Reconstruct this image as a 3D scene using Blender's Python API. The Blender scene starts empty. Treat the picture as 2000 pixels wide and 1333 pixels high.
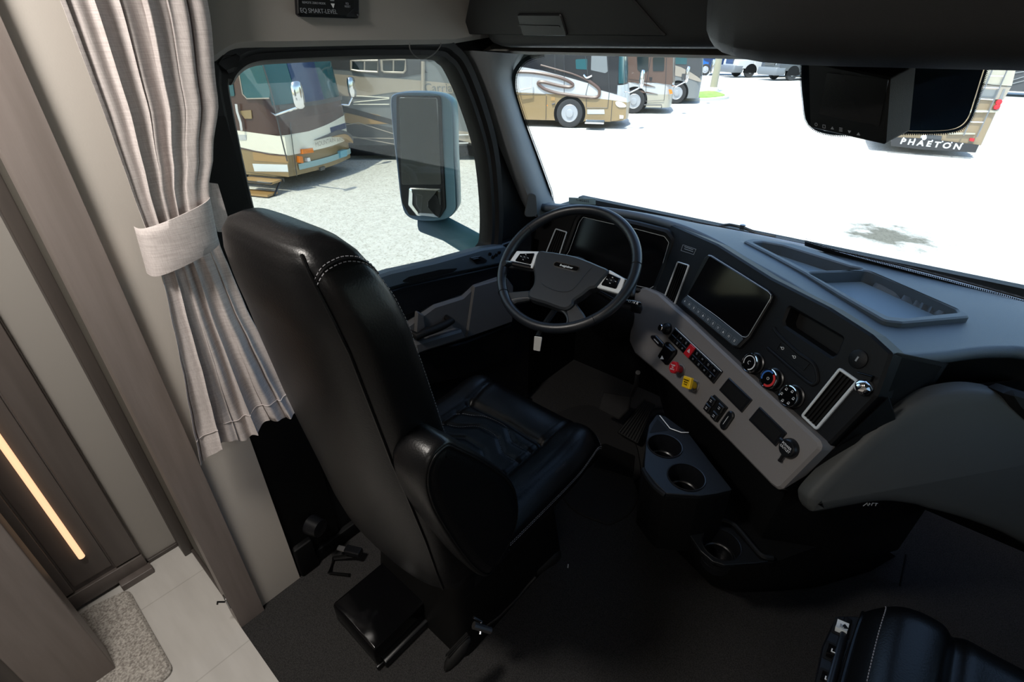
import bpy, bmesh, math, random
from mathutils import Vector, Matrix
from mathutils.geometry import tessellate_polygon
random.seed(7)
R = math.radians
sc = bpy.context.scene
COL = sc.collection

# ------------------------------------------------------------------ camera
F, CX, CY, EYE = 970.0, 1000.0, 666.5, 1.6        # focal length in pixels of a 2000x1333 frame, eye height
PITCH, YAW = R(31.0), R(40.5)
cam_d = bpy.data.cameras.new('camera'); cam = bpy.data.objects.new('camera', cam_d); COL.objects.link(cam)
cam.location = (0, 0, EYE); cam.rotation_euler = (R(90) - PITCH, 0, YAW)
cam_d.sensor_width = 36; cam_d.lens = 36 * F / 2000; cam_d.clip_start = .02; cam_d.clip_end = 400
sc.camera = cam

# ------------------------------------------------------------------ sky, sun, exposure
SKY, SUN, EXPO = .55, 6.5, 0.35
w = bpy.data.worlds.new('sky'); sc.world = w; w.use_nodes = True
nt = w.node_tree; bg = nt.nodes['Background']
sk = nt.nodes.new('ShaderNodeTexSky'); sk.sky_type = 'NISHITA'; sk.sun_disc = False
sk.sun_elevation = R(62); sk.sun_rotation = R(200); sk.air_density = 1.0; sk.dust_density = 1.5
nt.links.new(sk.outputs[0], bg.inputs[0]); bg.inputs[1].default_value = SKY
sd = bpy.data.lights.new('sun', 'SUN'); so = bpy.data.objects.new('sun', sd); COL.objects.link(so)
sd.energy = SUN; sd.angle = R(.6); sd.color = (1, .95, .88)
so.rotation_euler = Vector((-.10, .46, -1)).to_track_quat('-Z', 'Y').to_euler(); so.location = (0, -5, 12)
vs = sc.view_settings; vs.view_transform = 'Standard'; vs.look = 'None'; vs.gamma = 1; vs.exposure = EXPO
vs.use_curve_mapping = False
# ceiling lamps of the living area behind the cab
def lamp(name, loc, size, power, color=(1, .94, .87)):
    d = bpy.data.lights.new(name, 'AREA'); o = bpy.data.objects.new(name, d); COL.objects.link(o)
    d.shape = 'DISK'; d.size = size; d.energy = power; d.color = color; o.location = loc
    return o
lamp('ceiling_lamp', (-.92, -.22, 2.1), .25, 17)
lamp('ceiling_lamp', (.45, -1.1, 2.1), .3, 4.5)
lamp('ceiling_lamp', (-1.5, -.15, 2.1), .12, 1.1)

# ------------------------------------------------------------------ measuring helpers
fw = Vector((-math.sin(YAW)*math.cos(PITCH), math.cos(YAW)*math.cos(PITCH), -math.sin(PITCH)))
rt = Vector((math.cos(YAW), math.sin(YAW), 0)); up = rt.cross(fw); EYEV = Vector((0, 0, EYE))
def ray(x, y): return fw + rt*((x-CX)/F) - up*((y-CY)/F)
def onp(x, y, P, N):
    d = ray(x, y); P = Vector(P); N = Vector(N); return EYEV + d*((P-EYEV).dot(N)/d.dot(N))
def onz(x, y, z): return onp(x, y, (0, 0, z), (0, 0, 1))
def onx(x, y, X): return onp(x, y, (X, 0, 0), (1, 0, 0))
def ony(x, y, Y): return onp(x, y, (0, Y, 0), (0, 1, 0))
def dep(x, y, t): return EYEV + ray(x, y)*t
class Pl:                                        # a flat working plane with its own two axes
    def __init__(s, O, U, V):
        s.O = Vector(O); s.U = Vector(U).normalized(); V = Vector(V); s.V = (V - s.U*V.dot(s.U)).normalized()
        s.N = s.U.cross(s.V)
    def w(s, u, v, n=0): return s.O + s.U*u + s.V*v + s.N*n
    def uv(s, x, y, n=0):
        p = onp(x, y, s.O + s.N*n, s.N) - s.O; return (p.dot(s.U), p.dot(s.V))
    def px(s, pts, n=0): return [s.uv(x, y, n) for x, y in pts]
    def off(s, n): return Pl(s.O + s.N*n, s.U, s.V)

# ------------------------------------------------------------------ materials
M = {}
def hexa(c): return (*c, 1) if len(c) == 3 else c
def srgb(r, g, b): return tuple(((c/255)/12.92 if c/255 <= .04045 else ((c/255+.055)/1.055)**2.4) for c in (r, g, b))
def mat(name, col, rough=.5, metal=0, noise=None, bump=None, coat=0, spec=.5, emis=None, ior=None):
    m = bpy.data.materials.new(name); m.use_nodes = True; t = m.node_tree; b = t.nodes['Principled BSDF']
    b.inputs['Base Color'].default_value = hexa(col); b.inputs['Roughness'].default_value = rough
    b.inputs['Metallic'].default_value = metal; b.inputs['Coat Weight'].default_value = coat
    b.inputs['Specular IOR Level'].default_value = spec
    tc = t.nodes.new('ShaderNodeTexCoord')
    def tex(scale, detail=4, stretch=None):
        n = t.nodes.new('ShaderNodeTexNoise'); n.inputs['Scale'].default_value = scale; n.inputs['Detail'].default_value = detail
        if stretch:
            mp = t.nodes.new('ShaderNodeMapping'); mp.inputs['Scale'].default_value = stretch
            t.links.new(tc.outputs['Object'], mp.inputs[0]); t.links.new(mp.outputs[0], n.inputs['Vector'])
        else: t.links.new(tc.outputs['Object'], n.inputs['Vector'])
        return n
    if noise:                                    # (second colour, scale, stretch)
        n = tex(noise[1], 5, noise[2] if len(noise) > 2 else None)
        r = t.nodes.new('ShaderNodeValToRGB'); r.color_ramp.elements[0].position = .35; r.color_ramp.elements[1].position = .65
        r.color_ramp.elements[0].color = hexa(col); r.color_ramp.elements[1].color = hexa(noise[0])
        t.links.new(n.outputs[0], r.inputs[0]); t.links.new(r.outputs[0], b.inputs['Base Color'])
    if bump:                                     # (scale, strength, stretch)
        n = tex(bump[0], 3, bump[2] if len(bump) > 2 else None)
        bp = t.nodes.new('ShaderNodeBump'); bp.inputs['Strength'].default_value = bump[1]; bp.inputs['Distance'].default_value = .002
        t.links.new(n.outputs[0], bp.inputs['Height']); t.links.new(bp.outputs[0], b.inputs['Normal'])
    if emis: b.inputs['Emission Color'].default_value = hexa(emis[0]); b.inputs['Emission Strength'].default_value = emis[1]
    M[name] = m; return m
mat('leather', (.0030, .0032, .0038), .33, bump=(260, .18), spec=.27)
mat('leather_thread', (.22, .22, .24), .6)
mat('black_plastic', (.0032, .0034, .0038), .5, bump=(900, .25), spec=.2)
mat('overhead_plastic', (.012, .0125, .013), .55, bump=(900, .3), spec=.3)
mat('dash_pad', (.034, .050, .066), .5, bump=(1100, .35), spec=.7)  # blue of the reflected sky is put into the base colour
mat('panel_plastic', (.0034, .004, .0052), .5, bump=(1000, .25), spec=.22)
mat('tray_mat', (.11, .16, .20), .5, bump=(900, .2), spec=.6)  # paler blue base, sky reflection painted into the tray floor
mat('gloss_black', (.003, .003, .0035), .12, spec=.22)
mat('screen', (.012, .012, .012), .25, spec=.3)
mat('wheel_plastic', (.016, .0185, .022), .45, bump=(1000, .2), spec=.45)
mat('wheel_leather', (.0085, .0105, .014), .36, bump=(500, .15), spec=.55)
mat('console_plastic', (.006, .007, .0085), .38, bump=(900, .15), spec=.3)
mat('satin_black', (.0055, .006, .0075), .32, spec=.45)
mat('grey_plastic', (.155, .147, .144), .55, bump=(1000, .25))
mat('dark_grey_plastic', (.040, .044, .044), .6, bump=(1000, .25))
mat('door_grey', (.075, .073, .074), .55, bump=(1000, .2))
mat('silver', (.72, .76, .78), .4, metal=.2)
mat('vent_frame', (.55, .60, .63), .4, metal=.1)
mat('chrome', (.8, .8, .82), .08, metal=1)
mat('white_ink', (.62, .64, .66), .6)
mat('dim_ink', (.22, .24, .26), .6)
mat('red_plastic', (.42, .012, .02), .35)
mat('yellow_plastic', (.72, .45, .01), .4)
mat('red_ink', (.5, .03, .03), .4); mat('blue_ink', (.03, .12, .4), .4)
mat('carpet', (.023, .0222, .0222), .95, noise=((.048, .0465, .0455), 320), bump=(700, 1.0), spec=.1)
mat('mat_rubber', (.018, .018, .019), .85, noise=((.024, .023, .023), 200), bump=(700, .6), spec=.2)
mat('cream_wall', (.50, .465, .425), .75, bump=(300, .05))
mat('grey_wall', (.33, .31, .285), .8)
mat('grey_wall_shaded', (.12, .11, .09), .8)  # grey wall with the shade of the recess put into its colour
mat('headliner', (.26, .245, .225), .85, bump=(900, .2))
mat('ceiling_white', (.6, .58, .55), .85)
mat('wood', (.185, .155, .141), .42, noise=((.235, .20, .185), 3.2, (9, 9, .7)), bump=(60, .06, (6, 6, .4)))
mat('dark_wood', (.055, .046, .042), .45, noise=((.075, .063, .056), 3, (9, 9, .7)))
mat('cabinet_wood', (.105, .088, .080), .40, noise=((.135, .114, .105), 3, (8, 8, .6)))
mat('emissive_bar', (.9, .6, .35), .4, emis=((1, .60, .34), .85))  # bright upright bar, its glow added by emission
mat('steel', (.3, .3, .31), .3, metal=1)
mat('white_card', (.55, .55, .53), .6)
mat('sticker_green', (.33, .46, .46), .6)
mat('pillar_trim', (.16, .175, .185), .6, bump=(900, .25))
mat('header_trim', (.40, .39, .36), .7)
mat('rubber', (.003, .003, .003), .6, spec=.25)
mat('wire', (.05, .05, .05), .5)
mat('grass', (.19, .33, .06), .9, noise=((.30, .42, .10), 4))
mat('concrete', (.60, .58, .52), .85)
mat('pole_paint', (.34, .31, .23), .7)
mat('glass_dark', (.02, .03, .032), .06); mat('glass_teal', (.03, .10, .11), .06)
mat('tyre', (.035, .035, .036), .8); mat('rim_white', (.42, .43, .45), .35, metal=.3)
mat('coach_brown', (.075, .040, .032), .28, coat=.3); mat('coach_brown_light', (.11, .065, .048), .28, coat=.3)
mat('coach_cream', (.78, .74, .62), .3, coat=.3); mat('coach_tan', (.27, .19, .095), .3, coat=.3)
mat('coach_white', (.50, .50, .49), .3, coat=.3); mat('coach_gold', (.36, .22, .09), .3, coat=.3)
mat('coach_black', (.02, .02, .022), .22, coat=.3); mat('coach_grey', (.18, .19, .19), .3, coat=.3)
mat('coach_dark', (.06, .062, .065), .3, coat=.3)
mat('coach_greybrown', (.36, .31, .25), .3, coat=.3); mat('coach_silver', (.20, .21, .21), .3, coat=.3)
mat('coach_blue', (.01, .12, .42), .3, coat=.3); mat('coach_navy', (.01, .03, .10), .3, coat=.3)
mat('coach_ivory', (.42, .39, .31), .3, coat=.3); mat('coach_sand', (.27, .20, .12), .35, coat=.3)
mat('truck_bumper', (.16, .17, .18), .4); mat('amber', (.8, .22, .02), .3); mat('lamp_red', (.55, .02, .03), .3)
mat('plate_blue', (.2, .42, .5), .4); mat('headlamp', (.8, .82, .85), .12, metal=.3)
def chan(m): return m.node_tree, m.node_tree.nodes['Principled BSDF']
# woven curtain cloth
def m_cloth():
    m = mat('curtain_cloth', (.42, .375, .365), .9, spec=.15); t, b = chan(m)
    tc = t.nodes.new('ShaderNodeTexCoord')
    def nz(sc_, st):
        mp = t.nodes.new('ShaderNodeMapping'); mp.inputs['Scale'].default_value = st
        n = t.nodes.new('ShaderNodeTexNoise'); n.inputs['Scale'].default_value = sc_; n.inputs['Detail'].default_value = 2
        t.links.new(tc.outputs['Object'], mp.inputs[0]); t.links.new(mp.outputs[0], n.inputs['Vector']); return n
    a = nz(12, (2, 2, 42)); c = nz(40, (22, 22, 1.2))
    mx = t.nodes.new('ShaderNodeMath'); mx.operation = 'ADD'; t.links.new(a.outputs[0], mx.inputs[0]); t.links.new(c.outputs[0], mx.inputs[1])
    r = t.nodes.new('ShaderNodeValToRGB'); r.color_ramp.elements[0].position = .38; r.color_ramp.elements[1].position = .62
    h = t.nodes.new('ShaderNodeMath'); h.operation = 'MULTIPLY'; h.inputs[1].default_value = .5; t.links.new(mx.outputs[0], h.inputs[0])
    r.color_ramp.elements[0].color = (.44, .395, .385, 1); r.color_ramp.elements[1].color = (.58, .535, .52, 1)
    t.links.new(h.outputs[0], r.inputs[0]); t.links.new(r.outputs[0], b.inputs['Base Color'])
    bp = t.nodes.new('ShaderNodeBump'); bp.inputs['Strength'].default_value = .5; bp.inputs['Distance'].default_value = .001
    t.links.new(h.outputs[0], bp.inputs['Height']); t.links.new(bp.outputs[0], b.inputs['Normal'])
m_cloth()
def m_tile():
    m = mat('floor_tile', (.5, .48, .45), .45, noise=((.58, .56, .53), 5, (1, 5, 1))); t, b = chan(m)
    tc = t.nodes.new('ShaderNodeTexCoord'); br = t.nodes.new('ShaderNodeTexBrick')
    br.inputs['Scale'].default_value = 1; br.inputs['Brick Width'].default_value = 1.2; br.inputs['Row Height'].default_value = .365
    br.inputs['Mortar Size'].default_value = .0022; br.inputs['Color1'].default_value = (.50, .48, .45, 1); br.inputs['Color2'].default_value = (.54, .52, .49, 1)
    br.inputs['Mortar'].default_value = (.27, .25, .22, 1)
    mp = t.nodes.new('ShaderNodeMapping'); mp.inputs['Rotation'].default_value = (0, 0, R(90)); mp.inputs['Location'].default_value = (.62, 0.776, 0)
    t.links.new(tc.outputs['Object'], mp.inputs[0]); t.links.new(mp.outputs[0], br.inputs['Vector'])
    src = b.inputs['Base Color'].links[0].from_socket
    mx = t.nodes.new('ShaderNodeMixRGB'); mx.blend_type = 'MULTIPLY'; mx.inputs[0].default_value = .75
    t.links.new(src, mx.inputs[1]); t.links.new(br.outputs[0], mx.inputs[2]); 
    g = t.nodes.new('ShaderNodeGamma'); g.inputs[1].default_value = .62
    t.links.new(mx.outputs[0], g.inputs[0]); t.links.new(g.outputs[0], b.inputs['Base Color'])
m_tile()
def m_rug(): mat('rug_pile', (.22, .20, .18), .95, noise=((.50, .47, .43), 170), bump=(170, 1.0), spec=.1)
m_rug()
def m_ground():
    m = mat('asphalt', (.54, .53, .49), .9, noise=((.62, .61, .57), 7)); t, b = chan(m)
    src = b.inputs['Base Color'].links[0].from_socket; tc = t.nodes.new('ShaderNodeTexCoord')
    s = onz(1740, 462, -1.15)                    # oil stain on the lot
    mp = t.nodes.new('ShaderNodeMapping'); mp.inputs['Location'].default_value = (-s.x, 65-s.y, 0)
    ln = t.nodes.new('ShaderNodeVectorMath'); ln.operation = 'LENGTH'
    nz = t.nodes.new('ShaderNodeTexNoise'); nz.inputs['Scale'].default_value = 3; nz.inputs['Detail'].default_value = 6
    t.links.new(tc.outputs['Object'], mp.inputs[0]); t.links.new(mp.outputs[0], ln.inputs[0]); t.links.new(tc.outputs['Object'], nz.inputs['Vector'])
    a = t.nodes.new('ShaderNodeMath'); a.operation = 'MULTIPLY_ADD'; a.inputs[1].default_value = 1.6
    t.links.new(nz.outputs[0], a.inputs[0]); t.links.new(ln.outputs['Value'], a.inputs[2])
    r = t.nodes.new('ShaderNodeValToRGB'); r.color_ramp.elements[0].position = .70; r.color_ramp.elements[1].position = .98
    d = t.nodes.new('ShaderNodeMath'); d.operation = 'MULTIPLY'; d.inputs[1].default_value = .62; t.links.new(a.outputs[0], d.inputs[0])
    r.color_ramp.elements[0].color = (.22, .215, .18, 1); r.color_ramp.elements[1].color = (1, 1, 1, 1)
    t.links.new(d.outputs[0], r.inputs[0])
    n2 = t.nodes.new('ShaderNodeTexNoise'); n2.inputs['Scale'].default_value = 28; n2.inputs['Detail'].default_value = 5; t.links.new(tc.outputs['Object'], n2.inputs['Vector'])
    r2 = t.nodes.new('ShaderNodeValToRGB'); r2.color_ramp.elements[0].position = .36; r2.color_ramp.elements[1].position = .48
    r2.color_ramp.elements[0].color = (.72, .71, .68, 1); r2.color_ramp.elements[1].color = (1, 1, 1, 1); t.links.new(n2.outputs[0], r2.inputs[0])
    m1 = t.nodes.new('ShaderNodeMixRGB'); m1.blend_type = 'MULTIPLY'; m1.inputs[0].default_value = 1
    m2 = t.nodes.new('ShaderNodeMixRGB'); m2.blend_type = 'MULTIPLY'; m2.inputs[0].default_value = 1
    t.links.new(src, m1.inputs[1]); t.links.new(r.outputs[0], m1.inputs[2]); t.links.new(m1.outputs[0], m2.inputs[1]); t.links.new(r2.outputs[0], m2.inputs[2])
    t.links.new(m2.outputs[0], b.inputs['Base Color'])
m_ground()
def m_glass(name, tint, gloss=.05):
    m = bpy.data.materials.new(name); m.use_nodes = True; t = m.node_tree; t.nodes.clear()
    o = t.nodes.new('ShaderNodeOutputMaterial'); tr = t.nodes.new('ShaderNodeBsdfTransparent'); gl = t.nodes.new('ShaderNodeBsdfGlossy')
    tr.inputs[0].default_value = hexa(tint); gl.inputs['Roughness'].default_value = .01
    mx = t.nodes.new('ShaderNodeMixShader'); mx.inputs[0].default_value = gloss
    t.links.new(tr.outputs[0], mx.inputs[1]); t.links.new(gl.outputs[0], mx.inputs[2]); t.links.new(mx.outputs[0], o.inputs[0]); M[name] = m
m_glass('door_glass', (.60, .625, .585), .035); m_glass('windshield_glass', (.80, .84, .83), .02)
def m_frit():                                    # printed black dots that thin out across the band (uv.y 0 = solid, 1 = clear)
    m = bpy.data.materials.new('frit_dots'); m.use_nodes = True; t = m.node_tree; b = t.nodes['Principled BSDF']
    b.inputs['Base Color'].default_value = (.008, .008, .008, 1); b.inputs['Roughness'].default_value = .5
    uv = t.nodes.new('ShaderNodeUVMap'); vo = t.nodes.new('ShaderNodeTexVoronoi'); vo.inputs['Scale'].default_value = 1; vo.voronoi_dimensions = '2D'; vo.inputs['Randomness'].default_value = .05
    sep = t.nodes.new('ShaderNodeSeparateXYZ'); mp = t.nodes.new('ShaderNodeMapping'); mp.inputs['Scale'].default_value = (1, 5, 1)
    t.links.new(uv.outputs[0], mp.inputs[0]); t.links.new(mp.outputs[0], vo.inputs['Vector']); t.links.new(uv.outputs[0], sep.inputs[0])
    th = t.nodes.new('ShaderNodeMath'); th.operation = 'MULTIPLY_ADD'; th.inputs[1].default_value = -1.0; th.inputs[2].default_value = 1.0
    t.links.new(sep.outputs[1], th.inputs[0])
    cmp_ = t.nodes.new('ShaderNodeMath'); cmp_.operation = 'LESS_THAN'; t.links.new(vo.outputs['Distance'], cmp_.inputs[0]); t.links.new(th.outputs[0], cmp_.inputs[1])
    t.links.new(cmp_.outputs[0], b.inputs['Alpha']); M['frit_dots'] = m
m_frit()
def m_mirror_housing():                          # window glass iridescence painted into the housing colour, violet to teal
    m = mat('mirror_housing_sheen', (.05, .12, .13), .35); t, b = chan(m)
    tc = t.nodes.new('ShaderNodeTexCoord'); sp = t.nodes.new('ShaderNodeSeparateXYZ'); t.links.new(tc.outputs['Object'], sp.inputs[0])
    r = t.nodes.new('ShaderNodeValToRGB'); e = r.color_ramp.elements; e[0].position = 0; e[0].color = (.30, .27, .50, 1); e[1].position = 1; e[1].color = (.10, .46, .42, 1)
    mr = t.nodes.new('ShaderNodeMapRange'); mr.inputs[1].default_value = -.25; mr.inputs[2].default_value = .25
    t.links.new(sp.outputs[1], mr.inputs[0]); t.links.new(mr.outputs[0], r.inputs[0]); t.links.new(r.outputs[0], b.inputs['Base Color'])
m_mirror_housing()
mat('mirror_glass', (.75, .78, .78), .02, metal=1)

# ------------------------------------------------------------------ shape makers: each returns (verts, faces) in world space
def fillet(pts, r, seg=5):
    out = []; n = len(pts)
    for i in range(n):
        p = Vector(pts[i]).to_2d() if len(pts[i]) > 2 else Vector(pts[i]); a = Vector(pts[i-1]) - p; b = Vector(pts[(i+1) % n]) - p
        rr = r[i] if isinstance(r, (list, tuple)) else r
        la, lb = a.length, b.length
        if rr <= 0 or la < 1e-9 or lb < 1e-9: out.append(tuple(p)); continue
        a /= la; b /= lb; ang = a.angle(b); d = min(rr/max(math.tan(ang/2), .05), la*.48, lb*.48)
        s, e = p + a*d, p + b*d
        for k in range(seg+1):
            t = k/seg; out.append(tuple(s*(1-t)**2 + p*2*t*(1-t) + e*t*t))
    return out
def crom(pts, n=6, closed=True):
    out = []; m = len(pts); P = [Vector(p) for p in pts]
    rng = range(m) if closed else range(m-1)
    for i in rng:
        if closed: a, b, c, d = P[i-1], P[i], P[(i+1) % m], P[(i+2) % m]
        else: a, b, c, d = P[max(i-1, 0)], P[i], P[i+1], P[min(i+2, m-1)]
        for k in range(n):
            t = k/n; out.append(.5*((2*b) + (c-a)*t + (2*a-5*b+4*c-d)*t*t + (3*b-a-3*c+d)*t**3))
    if not closed: out.append(P[-1])
    return [tuple(p) for p in out]
def area(p): return .5*sum(p[i-1][0]*p[i][1] - p[i][0]*p[i-1][1] for i in range(len(p)))
def inset(p, b):
    n = len(p); out = []
    for i in range(n):
        a, c, d = Vector(p[i-1]), Vector(p[i]), Vector(p[(i+1) % n]); e1 = c-a; e2 = d-c
        if e1.length < 1e-9 or e2.length < 1e-9: out.append(tuple(c)); continue
        n1 = Vector((-e1.y, e1.x)).normalized(); n2 = Vector((-e2.y, e2.x)).normalized(); m = n1+n2
        if m.length < 1e-6: m = n1
        m.normalize(); out.append(tuple(c + m*(b/max(m.dot(n1), .4))))
    return out
def dedupe(p):
    o = []
    for q in p:
        if not o or (Vector(q)-Vector(o[-1])).length > 1e-6: o.append(tuple(q))
    if (Vector(o[0])-Vector(o[-1])).length < 1e-6: o.pop()
    return o
def plate(pl, outer, n0, n1, bev=0, holes=()):   # slab between two heights over a plane, edges chamfered, holes cut through
    outer = dedupe(outer); outer = outer if area(outer) > 0 else outer[::-1]
    hs = [dedupe(h) for h in holes]; hs = [h if area(h) < 0 else h[::-1] for h in hs]
    V, Fc = [], []; loops = [outer]+hs; fronts, backs = [], []
    def add(lp, n): i = len(V); V.extend(pl.w(u, v, n) for u, v in lp); return list(range(i, i+len(lp)))
    for lp in loops:
        b = add(lp, n0); m = add(lp, n1-bev) if bev else None
        fl = inset(lp, bev) if bev else lp; f = add(fl, n1); L = len(lp)
        seq = [b, m, f] if bev else [b, f]
        for A, B in zip(seq, seq[1:]):
            for i in range(L): j = (i+1) % L; Fc.append((A[i], A[j], B[j], B[i]))
        fronts.append((f, fl)); backs.append((b, lp))
    for lst, flip in ((fronts, False), (backs, True)):
        idx = [i for f, _ in lst for i in f]
        tris = tessellate_polygon([[Vector((x, y, 0)) for x, y in l] for _, l in lst])
        fl2 = [p for _, l in lst for p in l]
        for a, b_, c in tris:
            A_, B_, C_ = fl2[a], fl2[b_], fl2[c]
            ccw = (B_[0]-A_[0])*(C_[1]-A_[1]) - (B_[1]-A_[1])*(C_[0]-A_[0]) > 0
            t = (idx[a], idx[b_], idx[c]) if ccw != flip else (idx[c], idx[b_], idx[a])
            Fc.append(t)
    return V, Fc
def ringpl(pl, outer, wdt, n0, n1, bev=0): 
    outer = dedupe(outer); outer = outer if area(outer) > 0 else outer[::-1]
    prof = [(0, n0), (0, n1-bev), (bev, n1), (wdt-bev, n1), (wdt, n1-bev), (wdt, n0)] if bev else [(0, n0), (0, n1), (wdt, n1), (wdt, n0)]
    secs = [[pl.w(u, v, h) for u, v in inset(outer, o)] for o, h in prof]
    return loft(secs+[secs[0]], cap=False)
def box(x0, x1, y0, y1, z0, z1, bev=0):
    P = Pl((0, 0, 0), (1, 0, 0), (0, 1, 0)); o = [(x0, y0), (x1, y0), (x1, y1), (x0, y1)]
    if not bev: return plate(P, o, z0, z1)
    return loft([[(x, y, z) for x, y in fillet(inset(o, i), bev-i+.0001, 3)] for z, i in ((z0, bev*.7), (z0+bev*.3, bev*.25), (z0+bev, 0), (z1-bev, 0), (z1-bev*.3, bev*.25), (z1, bev*.7))])
def obox(c, ax, half, bev=0):                    # oriented box: centre, (U,V) axes, half sizes
    P = Pl(c, *ax); a, b, d = half; o = [(-a, -b), (a, -b), (a, b), (-a, b)]
    return plate(P, fillet(o, bev, 3) if bev else o, -d, d, bev*.6)
def loft(secs, cap=True, closed=True):
    V = [Vector(p) for s in secs for p in s]; n = len(secs[0]); Fc = []
    for k in range(len(secs)-1):
        for i in range(n if closed else n-1):
            j = (i+1) % n; Fc.append((k*n+i, k*n+j, (k+1)*n+j, (k+1)*n+i))
    if cap and closed: Fc.append(tuple(range(n))[::-1]); Fc.append(tuple(range((len(secs)-1)*n, len(secs)*n)))
    return V, Fc
def tube(pts, r, n=8, closed=False, flat=None):
    P = [Vector(p) for p in pts]; secs = []; m = len(P); prev = None
    for i in range(m):
        if closed: t = P[(i+1) % m]-P[i-1]
        else: t = P[min(i+1, m-1)]-P[max(i-1, 0)]
        t.normalize()
        if prev is None: a = t.cross(Vector((0, 0, 1)) if abs(t.z) < .9 else Vector((1, 0, 0))).normalized()
        else: a = (prev - t*prev.dot(t)).normalized()
        prev = a; b = t.cross(a); rr = r[i] if isinstance(r, (list, tuple)) else r
        secs.append([P[i]+a*rr*math.cos(2*math.pi*k/n)+b*rr*(flat or 1)*math.sin(2*math.pi*k/n) for k in range(n)])
    if closed: secs.append(secs[0]); return loft(secs, cap=False)
    return loft(secs)
def lathe(c, axis, prof, n=28, cap=True):                  # prof: list of (radius, height along axis)
    ax = Vector(axis).normalized(); a = ax.orthogonal().normalized(); b = ax.cross(a); c = Vector(c)
    return loft([[c + ax*h + (a*math.cos(2*math.pi*k/n)+b*math.sin(2*math.pi*k/n))*max(r, 1e-4) for k in range(n)] for r, h in prof], cap=cap)
def grid(rows):
    V = [Vector(p) for r in rows for p in r]; n = len(rows[0]); Fc = []
    for k in range(len(rows)-1):
        for i in range(n-1): Fc.append((k*n+i, k*n+i+1, (k+1)*n+i+1, (k+1)*n+i))
    return V, Fc
def thick(shape, d):                             # give an open sheet a thickness along a vector
    V, Fc = shape; d = Vector(d); n = len(V); V2 = V + [v+d for v in V]; F2 = list(Fc) + [tuple(i+n for i in f[::-1]) for f in Fc]
    ed = {}
    for f in Fc:
        for i in range(len(f)): e = (f[i-1], f[i]); ed[e] = 1
    for (a, b) in ed:
        if (b, a) not in ed: F2.append((b, a, a+n, b+n))
    return V2, F2
def circ(c, r, n=24, sx=1, sy=1): return [(c[0]+r*sx*math.cos(2*math.pi*k/n), c[1]+r*sy*math.sin(2*math.pi*k/n)) for k in range(n)]
def stadium(a, b, r, n=8):
    a, b = Vector(a), Vector(b); d = (b-a).normalized(); s = math.atan2(d.y, d.x); o = []
    for k in range(n+1): t = s-math.pi/2+math.pi*k/n; o.append((b.x+r*math.cos(t), b.y+r*math.sin(t)))
    for k in range(n+1): t = s+math.pi/2+math.pi*k/n; o.append((a.x+r*math.cos(t), a.y+r*math.sin(t)))
    return o
def super_sec(cx, cy, z, hx, hy, e=4, n=40, tilt=None):
    o = []
    for k in range(n):
        t = 2*math.pi*k/n; c, s = math.cos(t), math.sin(t)
        o.append(Vector((cx + hx*math.copysign(abs(c)**(2/e), c), cy + hy*math.copysign(abs(s)**(2/e), s), z)))
    return o

# ------------------------------------------------------------------ object makers
def obj(name, shapes, m, parent=None, smooth=True, ang=35, label=None, kind=None, uvs=None):
    if isinstance(shapes, tuple): shapes = [shapes]
    V, Fc, mi = [], [], []
    for s in shapes:
        k = s[2] if len(s) > 2 else 0; o = len(V); V.extend(s[0]); Fc.extend(tuple(i+o for i in f) for f in s[1]); mi.extend([k]*len(s[1]))
    org = Vector(parent.get('org', (0, 0, 0))) if parent else None
    if org is None:
        if V: org = sum(V, Vector())/len(V)
        else: org = Vector()
    me = bpy.data.meshes.new(name); me.from_pydata([tuple(v-org) for v in V], [], Fc)
    for x in (m if isinstance(m, (list, tuple)) else [m]): me.materials.append(M[x])
    me.polygons.foreach_set('material_index', mi)
    if uvs: 
        l = me.uv_layers.new(name='UVMap')
        for lp in me.loops: l.data[lp.index].uv = uvs[lp.vertex_index]
    me.validate(); bm = bmesh.new(); bm.from_mesh(me)
    if not uvs: bmesh.ops.remove_doubles(bm, verts=bm.verts, dist=1e-6)
    bmesh.ops.recalc_face_normals(bm, faces=bm.faces); bm.to_mesh(me); bm.free()
    if smooth: me.shade_smooth(); me.set_sharp_from_angle(angle=R(ang))
    o = bpy.data.objects.new(name, me); COL.objects.link(o)
    if parent: 
        o.parent = parent; o['org'] = tuple(org)
    else: o.location = org; o['org'] = tuple(org)
    if label: o['label'] = label
    if kind: o['kind'] = kind
    return o
def tag(o, label, cat, group=None, kind=None):
    o['label'] = label; o['category'] = cat
    if group: o['group'] = group
    if kind: o['kind'] = kind
    return o
def thing(name, loc, label, cat, group=None):
    o = bpy.data.objects.new(name, None); COL.objects.link(o); o.location = loc; o.empty_display_size = .05; o['org'] = tuple(loc)
    return tag(o, label, cat, group)
def struct(name, shapes, m, parent=None, **k): return obj(name, shapes, m, parent, kind='structure', **k)
TXT = []
def text(s, pl, at, size, m, parent, n=.001, name='lettering', mirror=False, bold=0, sx=1):   # flat lettering lying on a plane
    c = bpy.data.curves.new(name, 'FONT'); c.body = s; c.size = size; c.align_x = 'CENTER'; c.align_y = 'CENTER'; c.extrude = .0003; c.offset = bold
    o = bpy.data.objects.new(name, c); COL.objects.link(o); U = -pl.U if mirror else pl.U
    org = Vector(parent.get('org', (0, 0, 0)))
    mw = Matrix.Translation(pl.w(at[0], at[1], n)) @ Matrix((U*sx, pl.V, pl.N)).transposed().to_4x4()
    TXT.append((o, mw, org, m, parent, name))

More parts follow.
